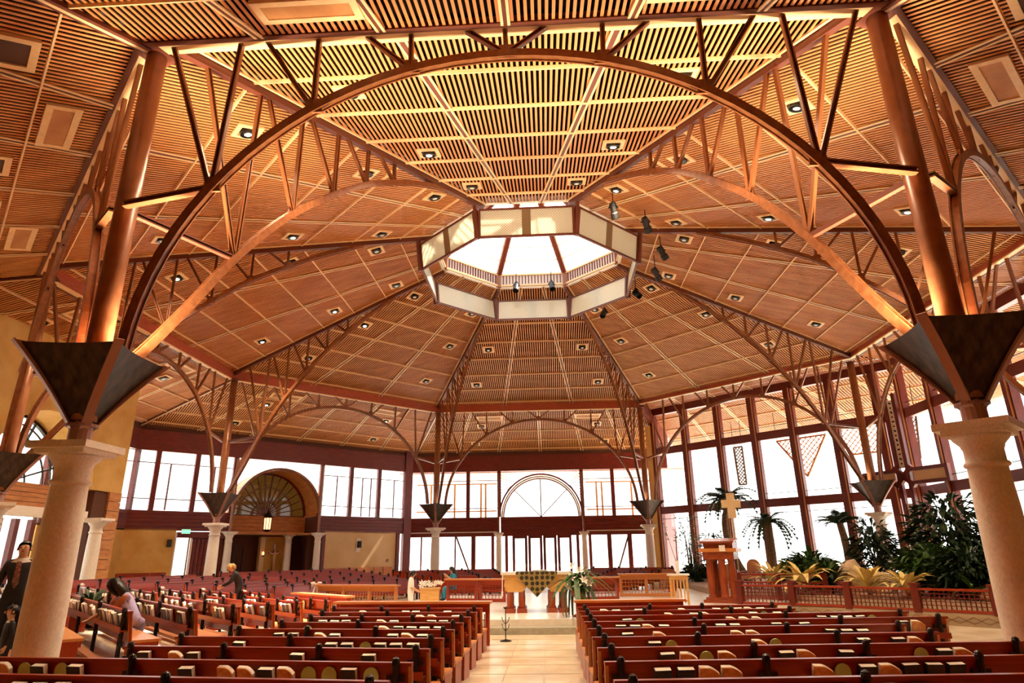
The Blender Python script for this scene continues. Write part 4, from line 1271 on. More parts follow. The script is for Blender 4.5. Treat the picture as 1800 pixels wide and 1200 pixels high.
def book_row(L, stan, dens):
    out = []
    x = 0.35
    while x < L-0.25:
        if min([abs(x-s) for s in stan] or [9]) > 0.22:
            r = random.random()
            if r < dens:
                out.append((x, 'b' if r < dens*0.52 else ('m' if r < dens*0.84 else 'g')))
        x += 0.235
    return out
for k in range(10):
    yk = -10.1-1.04*k
    # right block
    xr = [5.3, 5.3, 7.0, 7.1, 5.85, 5.75, 6.2, 6.6, 7.2, 7.6][k]
    L = (xr-1.03)/math.cos(math.radians(4))
    st = [0.16]+[L*f for f in ((0.36, 0.62, 0.97) if k % 2 == 0 else (0.30, 0.70, 0.97))]
    place = '>aisle|%s pew right of the aisle' % ORD[k]
    pew(1.03, yk, FZ, math.radians(4), L, 'red-brown pew right of the aisle, %s row from the front' % ORD[k], 'pews right of the centre aisle', st, True, book_row(L, st, 0.52), place)
    # left block
    xl = [-4.4, -4.3, -4.15, -4.3, -4.6, -5.0, -5.1, -6.9, -7.4, -7.8][k]
    L = (-0.98-xl)/math.cos(math.radians(6.5))
    rz = math.radians(-6.5)
    st = [L-0.16]+[L*f for f in ((0.03, 0.35, 0.66) if k % 2 == 0 else (0.03, 0.45))]
    place = '<aisle|%s pew left of the aisle' % ORD[k]
    pew(-0.98-L*math.cos(rz), yk-L*math.sin(rz), FZ, rz, L, 'red-brown pew left of the aisle, %s row from the front' % ORD[k], 'pews left of the centre aisle', st, True, book_row(L, st, 0.52), place)
# angled block on the left: rows run from back left to front right, facing the altar
dA, nA = V((0.68, -0.733, 0)), V((0.733, 0.68, 0))
rzA = math.atan2(dA.y, dA.x)
for k in range(7):
    c = -9.0-1.02*k
    p0 = nA*c
    s0 = (-p0.y-2.9)/-0.733*1.0
    s0 = (-2.9-p0.y)/dA.y
    xe = [-5.0, -5.3, -5.4, -5.5, -5.6, -6.3, -7.4][k]
    s1 = (xe-p0.x)/dA.x
    A, B = p0+dA*s0, p0+dA*s1
    # broken into two pews by a cross aisle
    cut = s0+(s1-s0)*0.47
    for q, (sa, sb) in enumerate(((s0, cut-0.45), (cut+0.45, s1))):
        P0, P1 = p0+dA*sa, p0+dA*sb
        L = sb-sa
        mid = (P0+P1)/2
        zz = rakez(mid.x, mid.y)
        st = [0.14, L*0.35, L*0.66, L-0.14]
        place = '>left|%s angled left pew, %s half' % (ORD[k], ('far', 'near')[q])
        pew(P0.x, P0.y, zz, rzA, L, 'angled red-brown left pew, %s row from the altar, %s half' % (ORD[k], ('far', 'near')[q]), 'angled pews on the left', st, True, book_row(L, st, 0.62), place, kneel=(k > 0))
# far blocks that face the altar from the left and from behind
def block(theta, half, r0, n, name, dr=1.05):
    a = math.radians(theta)
    er, et = V((math.cos(a), math.sin(a), 0)), V((math.sin(a), -math.cos(a), 0))
    for i in range(n):
        r = r0+dr*i
        w = r*math.tan(math.radians(half))
        A = er*r+et*w          # facing the centre: local +y = -er, local +x = -et ... keep right-handed
        rz = math.atan2(-et.y, -et.x)
        L = 2*w
        mid = er*r
        st = [0.1, L*0.33, L*0.66, L-0.1]
        pew(A.x, A.y, rakez(mid.x, mid.y), rz, L, 'distant red-brown pew %s, %s row from the altar' % (name, ORD[i]), 'distant pews facing the altar', st, False)
block(171, 12, 9.4, 8, 'at the far left')
block(141, 12.5, 9.0, 9, 'before the arched alcove')
block(112, 11.5, 7.6, 8, 'behind the altar on the left')
block(70, 9.0, 7.6, 8, 'behind the altar on the right')

# low wooden screens in front of the pew blocks
def screen(A, B, z, h, label, top='pew_light', body='pew', shelf=0.34):
    A, B = V((*A, 0)), V((*B, 0))
    L = (B-A).length
    rz = math.atan2((B-A).y, (B-A).x)
    t = thing('pew_screen', label, 'screen', (A.x, A.y, z), rz, 'low wooden screens before the pews')
    lbox('top_board', top, t, (L/2, 0, h), (L+0.08, shelf, 0.05))
    lbox('apron', body, t, (L/2, 0.0, h-0.12), (L, 0.05, 0.18))
    lbox('base_rail', body, t, (L/2, 0, 0.08), (L, 0.06, 0.12))
    n = max(2, int(L/1.0)+1)
    for i in range(n):
        lbox('screen_post', body, t, (0.05+(L-0.1)*i/(n-1), 0, h/2), (0.09, 0.10, h-0.04))
    m_ = int(L/0.12)
    b_ = MB()
    for i in range(1, m_):
        b_.box((L*i/m_, 0, h*0.42), (0.02, 0.02, h*0.62))
    for z_ in (0.25, 0.40, 0.55):
        b_.box((L/2, 0.012, z_), (L-0.1, 0.012, 0.02))
    o = b_.build('lattice', body, t, local=True); o['kind'] = 'stuff'
    return t
screen((-4.6, -8.75), (-0.92, -9.1), FZ, 0.93, 'low screen with light top before the front pews, left of the aisle')
screen((1.05, -9.1), (3.5, -8.95), FZ, 0.93, 'low screen with light top before the front pews, right of the aisle')
screen((-7.3, -4.3), (-5.0, -6.5), rakez(-6.2, -5.4), 0.93, 'low screen with wide light top before the angled left pews')
screen((-8.6, 1.3), (-5.2, 0.2), rakez(-7, .8), 0.93, 'long low orange screen behind the woman in white', body='pew_light')
screen((-3.4, 0.5), (-2.2, 0.15), PZ, 0.80, 'small lattice screen left of the altar, outer one')
screen((-2.15, 0.12), (-1.15, -0.1), PZ, 0.80, 'small lattice screen left of the altar, inner one')
screen((1.6, 0.5), (3.0, 0.7), PZ, 0.80, 'small lattice screen right of the altar')
screen((3.2, 2.4), (5.3, 2.2), PZ, 0.85, 'low wooden bench screen near the small table', top='pew_light', body='pew_light')

# ------------------------------------------------------------------ sanctuary furniture
t = thing('altar', 'oak altar table with white top, dark pillars and patterned cloth', 'altar', (0.05, -3.9, PZ), math.radians(2))
lbox('table_top', 'marble', t, (0, 0, 1.10), (2.16, 1.2, 0.07))
lbox('top_edge', 'oak', t, (0, 0, 1.03), (2.02, 1.1, 0.08))
for sx in (-1, 1):
    for sy in (-1, 1):
        poly = [V((0.95*sx, 0, 1.0)), V((0.22*sx, 0, 1.0)), V((0.30*sx, 0, 0.72)), V((0.42*sx, 0, 0.58)), V((0.88*sx, 0, 0.58)), V((0.98*sx, 0, 0.75))]
        MB().extrude([p+V((0, 0.42*sy-0.1, 0)) for p in poly], V((0, 0.2, 0))).build('corner_block', 'oak', t, local=True)
    lbox('side_block', 'oak', t, (0.9*sx, 0, 0.8), (0.12, 0.7, 0.4))
    for xx in (0.45, 0.80):
        for sy in (-1, 1):
            MB().lathe([(0.11, 0), (0.115, 0.02), (0.10, 0.06), (0.105, 0.25), (0.095, 0.44), (0.11, 0.46)], 14, (xx*sx, 0.40*sy, 0.13)).build('pillar', 'mahogany', t, local=True, smooth=True)
            lbox('pillar_foot', 'mahogany', t, (xx*sx, 0.40*sy, 0.065), (0.30, 0.30, 0.13))
cl = thing('altar_cloth', 'olive patterned cloth hanging as a point over the altar front', 'cloth', (0.05, -3.9, PZ+1.14), math.radians(2))
pts = []
vs_, fs = [], []
for i in range(13):
    x = -0.62+1.24*i/12
    drop = 0.66*(1-abs(x)/0.66)+0.02
    for yy, zz in ((0.55, 0.003), (-0.612, 0.003), (-0.622, -0.05-0.0*drop), (-0.625-0.008*math.sin(i*1.7), -drop*0.5-0.05), (-0.63-0.012*math.sin(i*1.7), -drop-0.03)):
        vs_.append((x, yy, zz))
for i in range(12):
    for k in range(4):
        fs.append((i*5+k, i*5+5+k, i*5+6+k, i*5+1+k))
MB().add(vs_, fs).build('cloth_sheet', 'altar_cloth', cl, local=True)
lbar('tassel_cord', 'paper', cl, (-1.02, -0.62, -0.02), (-1.03, -0.64, -0.55), 0.02)
lbox('tassel', 'paper', cl, (-1.03, -0.64, -0.60), (0.05, 0.05, 0.14))
bkx = thing('missal_book', 'open white book lying on the altar top', 'book', (0.15, -3.8, PZ+1.145), 0.1)
for sx in (-1, 1):
    MB().extrude([V((0, -0.16, 0)), V((0.22*sx, -0.16, 0.01)), V((0.22*sx, -0.16, 0.03)), V((0.05*sx, -0.16, 0.05)), V((0, -0.16, 0.03))], V((0, 0.32, 0))).build('page_half', 'paper', bkx, local=True)
# ambo
t = thing('ambo', 'tall dark-red wooden ambo with round fluted columns', 'lectern', (6.45, -0.95, PZ), math.radians(-28))
lbox('base_slab', 'mahogany', t, (0, 0, 0.05), (1.25, 0.9, 0.1)); lbox('base_step', 'mahogany', t, (0, 0, 0.14), (1.1, 0.78, 0.08))
for x, y in ((-0.36, -0.2), (0.08, -0.28), (0.38, -0.18), (-0.3, 0.22), (0.3, 0.22)):
    MB().lathe([(0.15, 0), (0.14, 0.05), (0.125, 0.1), (0.13, 0.7), (0.115, 1.15), (0.14, 1.22)], 12, (x, y, 0.18)).build('fluted_column', 'mahogany', t, local=True)
lbox('shelf_block', 'mahogany', t, (0, 0, 1.52), (1.06, 0.72, 0.24)); lbox('ledge', 'pew_light', t, (0, 0, 1.70), (1.28, 0.82, 0.12))
lbox('desk_block', 'mahogany', t, (0, 0.05, 1.86), (1.0, 0.6, 0.2)); lbox('slanted_desk', 'mahogany', t, (0, 0, 2.02), (1.15, 0.8, 0.06), RX(math.radians(8)))
lbox('name_card', 'paper', t, (0.18, -0.42, 1.76), (0.2, 0.01, 0.2))
# small slatted table with vase
t = thing('slatted_table', 'small light wood table with slatted sides, right of the altar', 'table', (4.8, -1.6, PZ), math.radians(-10))
lbox('table_top', 'marble', t, (0, 0, 0.93), (0.74, 0.6, 0.05)); lbox('apron', 'oak', t, (0, 0, 0.84), (0.62, 0.5, 0.12))
for sx in (-1, 1):
    for sy in (-1, 1):
        lbox('leg', 'oak', t, (0.27*sx, 0.21*sy, 0.41), (0.07, 0.07, 0.82))
for i in range(4):
    lbox('slat', 'oak', t, (-0.16+0.107*i, -0.21, 0.43), (0.05, 0.03, 0.76))
lbox('lower_rail', 'oak', t, (0, 0, 0.12), (0.56, 0.42, 0.05))
t = thing('flower_vase', 'slim clear vase of thin leafy branches on the slatted table', 'vase', (4.8, -1.6, PZ+0.955))
MB().lathe([(0.06, 0), (0.07, 0.02), (0.05, 0.15), (0.07, 0.42)], 12).build('vase_body', 'cloth', t, local=True, smooth=True)
leaf_me = MB().add([(0, 0, 0), (0.035, 0.05, 0.012), (0, 0.12, 0), (-0.035, 0.05, 0.012)], [(0, 1, 2, 3)])
lf_small = leaf_me.mesh('small_leaf', 'leaf')
for i in range(5):
    a = random.uniform(0, 2*PI)
    p1 = V((0.22*math.cos(a), 0.12*math.sin(a), 0.85)); p2 = V((0.5*math.cos(a), 0.25*math.sin(a), 1.3+0.15*i))
    MB().tube([(0, 0, 0.3), p1, p2], [0.012, 0.009, 0.004], 5).build('branch', 'trunk', t, local=True)
    for q in range(9):
        s_ = 0.3+0.7*q/8
        p = p1.lerp(p2, s_)
        lmesh('leaf', lf_small, t, T(*p) @ RZ(random.uniform(0, 6.3)) @ RX(random.uniform(-0.6, 0.9)) @ SCL(1.1, 1.1, 1.1))
# processional cross
t = thing('processional_cross', 'tall thin pole with a pale golden cross behind the ambo', 'cross', (7.6, 1.2, PZ))
lbar('pole', 'brass', t, (0, 0, 0), (0, 0, 3.0), 0.045, 0.045, 'cyl8')
MB().lathe([(0.22, 0), (0.22, 0.04), (0.05, 0.12), (0.03, 0.3)], 12).build('foot', 'brass', t, local=True)
lbox('cross_upright', 'stucco_pale', t, (0, 0, 3.35), (0.30, 0.06, 0.95)); lbox('cross_arm', 'stucco_pale', t, (0, 0, 3.42), (0.72, 0.055, 0.30))
# chairs
def chair(x, y, z, rz, label, seatm, high=False):
    t = thing('armchair', label, 'chair', (x, y, z), rz, 'sanctuary chairs')
    lbox('seat', seatm, t, (0, 0, 0.45), (0.6, 0.55, 0.12))
    H = 1.15 if high else 0.92
    if high:
        poly = [V((-0.29, 0, 0.5)), V((0.29, 0, 0.5))]+[V((0.29*math.cos(PI*i/10), 0, H-0.29+0.29*math.sin(PI*i/10))) for i in range(11)]
        MB().extrude([p+V((0, -0.27, 0)) for p in poly], V((0, -0.09, 0))).build('backrest', seatm, t, local=True)
    else:
        lbox('backrest', seatm, t, (0, -0.27, 0.72), (0.6, 0.09, 0.42))
    for sx in (-1, 1):
        lbox('armrest', 'pew', t, (0.31*sx, 0, 0.66), (0.06, 0.52, 0.05))
        for sy in (-1, 1):
            lbox('leg', 'pew', t, (0.28*sx, 0.24*sy, 0.32 if sy > 0 else 0.3), (0.06, 0.06, 0.66 if sy > 0 else 0.6))
chair(5.9, 6.0, PZ, PI+0.3, 'tan upholstered armchair beside the back right pews', 'upholstery')
chair(8.6, 3.2, PZ+0.2, PI*0.75, 'rounded salmon chair behind the ambo, right one', 'upholstery', True)
chair(7.8, 4.0, PZ, PI*0.75, 'rounded salmon chair behind the ambo, left one', 'upholstery', True)
# garden rail
rp_ = [(6.75, -1.75), (8.2, -2.48), (9.45, -3.62), (10.75, -4.95), (12.05, -6.3), (13.3, -6.85)]
rl = thing('garden_rail', 'dark red lattice rail with square posts along the garden bed', 'railing', (*rp_[0], PZ))
for i, (x, y) in enumerate(rp_):
    p_ = box('rail_post', 'redwood', rl, (x, y, PZ+0.33), (0.19, 0.19, 0.72), math.radians(-42))
    box('post_cap', 'redwood', rl, (x, y, PZ+0.71), (0.25, 0.25, 0.06), math.radians(-42))
for (x0, y0), (x1, y1) in zip(rp_, rp_[1:]):
    A, B = V((x0, y0, PZ)), V((x1, y1, PZ))
    bar('top_rail', 'pew', rl, A+V((0, 0, 0.58)), B+V((0, 0, 0.58)), 0.12, 0.06)
    bar('bottom_rail', 'pew', rl, A+V((0, 0, 0.04)), B+V((0, 0, 0.04)), 0.12, 0.07)
    n = int((B-A).length/0.115)
    for q in range(1, n):
        p = A.lerp(B, q/n)
        bar('baluster', 'redwood', rl, p+V((0, 0, 0.07)), p+V((0, 0, 0.56)), 0.024, 0.024)
    for z_ in (0.17, 0.27, 0.37, 0.47):
        bar('lattice_rail', 'redwood', rl, A+V((0, 0, z_)), B+V((0, 0, z_)), 0.022, 0.022)
rl2 = thing('altar_rail', 'short dark lattice rail behind the ambo, before the plants', 'railing', (7.4, 0.0, PZ))
rp2 = [(7.3, 0.2), (8.5, -0.35), (9.7, -1.4)]
for (x, y) in rp2:
    box('rail_post', 'redwood', rl2, (x, y, PZ+0.45), (0.14, 0.14, 0.95), 0)
for (x0, y0), (x1, y1) in zip(rp2, rp2[1:]):
    A, B = V((x0, y0, PZ)), V((x1, y1, PZ))
    for z_ in (0.86, 0.6, 0.1):
        bar('rail_bar', 'pew', rl2, A+V((0, 0, z_)), B+V((0, 0, z_)), 0.10, 0.05)
    for q in range(1, 10):
        p = A.lerp(B, q/10)
        bar('baluster', 'redwood', rl2, p+V((0, 0, 0.1)), p+V((0, 0, 0.6)), 0.03, 0.03)
# big timber cross with pale inset panels by the glass
t = thing('timber_cross', 'large red timber cross with pale inset panels by the glass wall', 'cross', (17.0, 6.1, 0.3), math.radians(-62))
for sx in (-1, 1):
    lbox('upright', 'redwood', t, (0.24*sx, 0, 4.3), (0.17, 0.2, 8.6))
    for sg in (-1, 1):
        lbox('arm_bar', 'redwood', t, (1.15*sx, 0, 4.7+0.30*sg), (1.7, 0.2, 0.15))
    lbox('arm_panel', 'stucco_pale', t, (1.2*sx, 0.0, 4.7), (1.5, 0.06, 0.44))
    lbox('arm_end', 'redwood', t, (2.0*sx, 0, 4.7), (0.14, 0.22, 0.75))
for z_ in (1.9, 6.7):
    lbox('upright_panel', 'paper', t, (0, 0, z_), (0.30, 0.06, 3.2))
for i in range(14):
    z_ = 0.5+0.22*i if i < 14 else 0
    lbox('panel_mark', 'iron', t, (0.0, -0.04, z_), (0.12 if i % 2 else 0.07, 0.02, 0.07), RY(0.6*(i % 3)))
    lbox('panel_mark', 'iron', t, (0.0, -0.04, z_+4.8), (0.12 if i % 2 else 0.07, 0.02, 0.07), RY(0.6*(i % 3)))
for a in (45, 135):
    lbox('crossing_brace', 'redwood', t, (0, -0.02, 4.7), (1.25, 0.22, 0.22), RY(math.radians(a)))
# candle stand by the left screen
t = thing('candle_stand', 'thin black iron candle stand beside the front left screen', 'candle stand', (-0.62, -8.2, FZ))
MB().lathe([(0.14, 0), (0.14, 0.02), (0.02, 0.05)], 10).build('foot', 'iron', t, local=True)
lbar('stem', 'iron', t, (0, 0, 0.03), (0, 0, 0.72), 0.022, 0.022, 'cyl8')
for z_ in (0.35, 0.5):
    for sx in (-1, 1):
        MB().tube([(0, 0, z_-0.12), (0.07*sx, 0, z_-0.05), (0.09*sx, 0, z_+0.04)], 0.008, 6).build('scroll_arm', 'iron', t, local=True)
MB().lathe([(0.04, 0.72), (0.06, 0.76), (0.0, 0.76)], 10).build('drip_tray', 'iron', t, local=True)

# ------------------------------------------------------------------ plants
def frond_mesh(L, droop, width, n, m, name='frond'):
    b_ = MB()
    pts = []
    for i in range(n+1):
        s = i/n
        pts.append(V((0, L*s*(1-0.18*s*s), L*(0.45*s-droop*s*s))))
    vs_, fs = [], []
    for i in range(n):          # rachis ribbon and leaflets share vertices
        p, q = pts[i], pts[i+1]
        o = len(vs_)
        vs_ += [p+V((-0.012, 0, 0)), p+V((0.012, 0, 0)), q+V((0.012, 0, 0)), q+V((-0.012, 0, 0))]
        fs.append((o, o+1, o+2, o+3))
        s = (i+0.5)/n
        w = width*math.sin(PI*min(0.97, 0.12+0.85*s))
        for sg in (-1, 1):
            tip = (p+q)/2+V((sg*w, L*0.10, -w*0.35))
            a = o if sg < 0 else o+1
            b__ = o+3 if sg < 0 else o+2
            vs_.append(p.lerp(q, 0.55)+V((sg*w*0.5, L*0.05, -w*0.05)))
            vs_.append(tip)
            fs.append((a, len(vs_)-2, len(vs_)-1))
            fs.append((a, b__, len(vs_)-2))
    return b_.add(vs_, fs).mesh(name, m)
def blade_mesh(L, w, droop, m, n=5):
    vs_, fs = [], []
    for i in range(n+1):
        s = i/n
        ww = w*math.sin(PI*(0.10+0.90*s))**0.8 if i < n else 0.002
        p = V((0, L*s*(1-0.2*s), L*(0.75*s-droop*s*s)))
        vs_ += [p+V((-ww, 0, ww*0.25)), p+V((0, 0, 0)), p+V((ww, 0, ww*0.25))]
    for i in range(n):
        for k in range(2):
            fs.append((i*3+k, i*3+k+1, i*3+4+k, i*3+3+k))
    return MB().add(vs_, fs).mesh('blade', m)
def palm(label, base, top, bend, nf, L, droop, width, r0, m='leaf_dark', group=None):
    t = thing('palm', label, 'palm', base, 0, group or 'palms by the glass wall')
    d = V(top)-V(base)
    pts = [d*s+V(bend)*math.sin(PI*s) for s in [i/10 for i in range(11)]]
    rad = [r0*(1.15-0.35*i/10)*(1+0.05*(i % 2)) for i in range(11)]
    MB().tube(pts, rad, 10).build('trunk', 'trunk', t, local=True)
    fm = [frond_mesh(L, droop, width, 13, m), frond_mesh(L*0.85, droop*0.6, width, 12, m), frond_mesh(L*0.95, droop*1.4, width, 13, m)]
    for i in range(nf):
        a = 2*PI*i/nf*1.618*3+random.uniform(-0.2, 0.2)
        lmesh('frond', fm[i % 3], t, Matrix.Translation(d) @ RZ(a) @ RX(random.uniform(-0.25, 0.55)))
palm('tall palm with leaning trunk before the glass wall', (10.35, 9.5, 0.35), (9.8, 10.0, 4.45), (-0.5, 0.1, 0), 26, 1.75, 0.75, 0.34, 0.17)
palm('shorter shaggy palm beside the tall leaning palm', (10.5, 6.5, 0.35), (10.58, 6.4, 3.1), (0.05, 0, 0), 24, 1.35, 0.95, 0.28, 0.2)
palm('dark palm before the third mullion, beside the stone post', (12.7, 3.6, 0.35), (12.6, 3.5, 2.9), (0.1, 0, 0), 14, 1.2, 0.5, 0.3, 0.16)
def rosette(name, label, cat, base, n, L, w, droop, m, group):
    t = thing(name, label, cat, base, 0, group)
    bm_ = [blade_mesh(L, w, droop, m), blade_mesh(L*0.75, w, droop*0.6, m)]
    MB().lathe([(0.05, 0), (0.06, 0.05), (0.02, 0.15)], 6).build('stem', 'trunk', t, local=True)
    for i in range(n):
        lmesh('leaf', bm_[i % 2], t, T(0, 0, 0.05+0.01*i) @ RZ(2.4*i) @ RX(random.uniform(-0.25, 0.45)))
G1 = 'broad-leaved plants in the garden bed'
rosette('broadleaf_plant', 'golden broad-leaved plant spilling over the rail by the second post', 'plant', (9.25, -0.75, 0.45), 34, 1.5, 0.11, 0.75, 'leaf_gold', G1)
rosette('broadleaf_plant', 'pale golden leafy plant behind the ambo', 'plant', (8.9, 1.3, 0.5), 30, 1.3, 0.08, 0.5, 'leaf_gold', G1)
rosette('broadleaf_plant', 'golden spreading plant behind the third rail panel, left', 'plant', (10.55, -2.6, 0.45), 34, 1.25, 0.09, 0.6, 'leaf_gold', G1)
rosette('broadleaf_plant', 'golden spreading plant behind the third rail panel, right', 'plant', (11.3, -3.5, 0.45), 30, 1.15, 0.09, 0.6, 'leaf_gold', G1)
rosette('broadleaf_plant', 'green arching plant left of the garden rocks', 'plant', (10.3, 0.1, 0.45), 38, 1.45, 0.08, 0.6, 'leaf', G1)
rosette('broadleaf_plant', 'dark green arching plant before the rocks', 'plant', (10.0, -1.2, 0.39), 30, 0.75, 0.06, 0.7, 'leaf_dark', G1)
rosette('broadleaf_plant', 'small red-leaved plant beside the garden rocks', 'plant', (10.15, -1.75, 0.39), 22, 0.5, 0.06, 0.5, 'leaf_red', G1)
rosette('broadleaf_plant', 'small red-leaved plant right of the golden spreading plant', 'plant', (10.6, -0.9, 0.39), 22, 0.5, 0.06, 0.5, 'leaf_red', G1)
rosette('broadleaf_plant', 'green arching plant near the right column', 'plant', (12.6, -4.6, 0.39), 30, 0.9, 0.07, 0.5, 'leaf', G1)
def bush(label, base, H, R, n, m, group='leafy bushes in the garden bed', frond=False, leaf=0.16):
    t = thing('garden_bush', label, 'bush', base, 0, group)
    for i in range(5):
        a = 2*PI*i/5
        MB().tube([(0.05*math.cos(a), 0.05*math.sin(a), 0), (R*0.3*math.cos(a), R*0.3*math.sin(a), H*0.5), (R*0.6*math.cos(a), R*0.6*math.sin(a), H*0.85)], [0.04, 0.025, 0.01], 5).build('stem', 'trunk', t, local=True)
    b_ = MB()
    for i in range(n):
        while True:
            p = V((random.uniform(-1, 1), random.uniform(-1, 1), random.uniform(-1, 1)))
            if 0.25 < p.length < 1: break
        c = V((p.x*R, p.y*R, H*0.56+p.z*H*0.46))
        d = V((p.x, p.y, random.uniform(-0.4, 0.6))).normalized()
        sd = d.cross(V((0, 0, 1))).normalized()
        l_ = leaf*random.uniform(0.7, 1.6)
        w_ = l_*0.16
        o = len(b_.v)
        b_.v += [tuple(c), tuple(c+d*l_*0.5+sd*w_), tuple(c+d*l_-V((0, 0, l_*0.25))), tuple(c+d*l_*0.5-sd*w_)]
        b_.f.append((o, o+1, o+2, o+3))
    o = b_.build('foliage', m, t, local=True); o['kind'] = 'stuff'
    return t
bush('tall dark green feathery bush beside the right stone column', (14.2, -1.3, 0.39), 3.1, 1.25, 1050, 'leaf_dark', leaf=0.40)
bush('mid green feathery bush below the tall dark bush', (12.7, -2.5, 0.39), 1.5, 0.95, 1100, 'leaf', leaf=0.34)
bush('dark bush between the golden plants and the right column', (13.0, -3.9, 0.39), 1.3, 0.9, 1300, 'leaf_dark', leaf=0.3)
bush('dark leafy bush left of the slim stone column', (13.3, 2.4, 0.39), 2.5, 0.75, 650, 'leaf_dark', leaf=0.34)
bush('green bush behind the golden plant by the second post', (10.4, 1.6, 0.39), 1.3, 1.0, 1500, 'leaf', leaf=0.3)
bush('dark low bush behind the slatted table', (8.0, 10.3, 0.39), 0.9, 0.7, 900, 'leaf_dark', leaf=0.22)
bush('thin pale climber at the first glass pane', (8.5, 14.3, 0.39), 3.6, 0.5, 240, 'leaf', leaf=0.2)
bush('loose climber against the second glass mullion', (9.5, 12.6, 0.39), 2.6, 0.75, 380, 'leaf_dark', leaf=0.26)
bush('dark bush before the far end of the glass wall', (15.2, 0.2, 0.39), 1.6, 0.9, 700, 'leaf_dark', leaf=0.36)
def rock(label, base, R, seed):
    rnd = random.Random(seed)
    t = thing('garden_rock', label, 'rock', base, 0, 'rocks in the garden bed')
    b_ = MB().ball((0, 0, R[2]*0.7), R, 12, 9)
    b_.v = [tuple(V((x*(1+rnd.uniform(-.14, .14)), y*(1+rnd.uniform(-.14, .14)), z_*(1+rnd.uniform(-.12, .12))))) for x, y, z_ in b_.v]
    b_.build('stone_body', 'rock', t, local=True)
rock('tall pointed tan rock among the plants', (11.2, 0.0, 0.39), (0.5, 0.42, 0.62), 1)
rock('flatter tan rock right of the pointed rock', (11.9, -0.7, 0.39), (0.55, 0.45, 0.4), 2)
rock('pale low rock beside the right column', (13.1, -4.9, 0.39), (0.55, 0.4, 0.28), 3)
rock('small tan rock behind the slatted table', (8.35, 11.3, 0.39), (0.4, 0.35, 0.45), 4)
# flower arrangement by the altar steps
t = thing('flower_arrangement', 'white lilies and trailing green leaves on a stand by the altar', 'flowers', (1.25, -5.75, PZ))
MB().lathe([(0.16, 0), (0.17, 0.03), (0.05, 0.1), (0.05, 0.45), (0.18, 0.55), (0.20, 0.68)], 14).build('stand', 'mahogany', t, local=True, smooth=True)
bl = [blade_mesh(0.85, 0.06, 1.35, 'leaf'), blade_mesh(0.7, 0.065, 0.5, 'leaf'), blade_mesh(1.05, 0.045, 1.75, 'leaf')]
for i in range(64):
    lmesh('leaf', bl[i % 3], t, T(random.uniform(-0.1, 0.1), random.uniform(-0.1, 0.1), 0.66+0.25*random.random()) @ RZ(2.399*i) @ RX(random.uniform(-0.5, 0.8)))
lily = MB()
for i in range(6):
    a = PI*i/3
    c_, s_ = math.cos(a), math.sin(a)
    o = len(lily.v)
    for x, y, z_ in ((0, 0, 0), (0.06, 0.028, 0.10), (0.13, 0, 0.13), (0.06, -0.028, 0.10)):
        lily.v.append((x*c_-y*s_, x*s_+y*c_, z_))
    lily.f.append((o, o+1, o+2, o+3))
lily_me = lily.mesh('lily', 'lily')
for i, (x, y, z_) in enumerate(((-0.2, -0.3, 0.95), (0.12, -0.32, 0.9), (-0.02, -0.36, 0.75), (0.3, -0.2, 0.8), (-0.3, -0.2, 0.72), (0.05, -0.2, 1.15), (-0.12, -0.15, 1.25), (0.2, 0.0, 1.1))):
    lmesh('lily_flower', lily_me, t, T(x, y, z_) @ RX(0.9) @ RY(0.3*math.sin(i*2)) @ SCL(1.15, 1.15, 1.15))
# potted dark plant by the brick pier
t = thing('potted_plant', 'dark spiky potted plant at the foot of the brick pier', 'plant', (-11.9, -7.0, rakez(-11.9, -7.0)))
MB().lathe([(0.16, 0), (0.24, 0.35), (0.26, 0.4), (0.22, 0.4)], 12).build('pot', 'iron', t, local=True)
bl2 = blade_mesh(0.9, 0.05, 0.5, 'leaf_dark')
for i in range(26):
    lmesh('leaf', bl2, t, T(0, 0, 0.4) @ RZ(2.4*i) @ RX(random.uniform(-0.2, 0.6)))
# white ribbon bows on pew ends
def bow(p, label, rz=0.0):
    t = thing('ribbon_bow', label, 'bow', p, rz, 'white ribbon bows on pew ends')
    for sg in (-1, 1):
        MB().tube([(0, 0, 0), (0.09*sg, -0.02, 0.07), (0.17*sg, 0, 0.05), (0.15*sg, 0.02, -0.03), (0.04*sg, 0.01, -0.01)], [0.02, 0.045, 0.05, 0.045, 0.02], 8).build('loop', 'ribbon', t, local=True)
        MB().extrude([V((0.0, -0.02, 0)), V((0.03*sg, -0.02, 0.01)), V((0.13*sg, -0.03, -0.30)), V((0.06*sg, -0.03, -0.33))], V((0, 0.008, 0))).build('tail', 'ribbon', t, local=True)
    MB().ball((0, -0.02, 0), 0.035, 8, 6).build('knot', 'ribbon', t, local=True)
BP = ((0, 'angled front row'), (1, 'second angled row'), (2, 'third angled row'), (3, 'fourth angled row'), (4, 'fifth angled row'))
for k, nm in BP:
    c = -9.0-1.02*k
    p0 = nA*c
    s0 = (-2.9-p0.y)/dA.y
    q = p0+dA*(s0-0.03)
    bow((q.x, q.y, rakez(q.x, q.y)+0.80), 'white ribbon bow on the far end of the %s' % nm, rzA)
bow((-8.65, 1.25, rakez(-8.6, 1.3)+0.95), 'white ribbon bow on the left end of the long orange screen', 0.2)
t = thing('flower_box', 'light wood box with white flowers beside the woman in white', 'planter', (-3.55, -2.2, PZ), 0.1)
lbox('box_body', 'oak', t, (0, 0, 0.3), (0.62, 0.4, 0.6))
lbox('box_rim', 'oak', t, (0, 0, 0.61), (0.68, 0.46, 0.05))
for i in range(16):
    lmesh('white_flower', lily_me, t, T(random.uniform(-0.3, 0.4), random.uniform(-0.15, 0.15), 0.62+random.uniform(0, 0.12)) @ RX(random.uniform(-0.7, 0.9)) @ RZ(i))

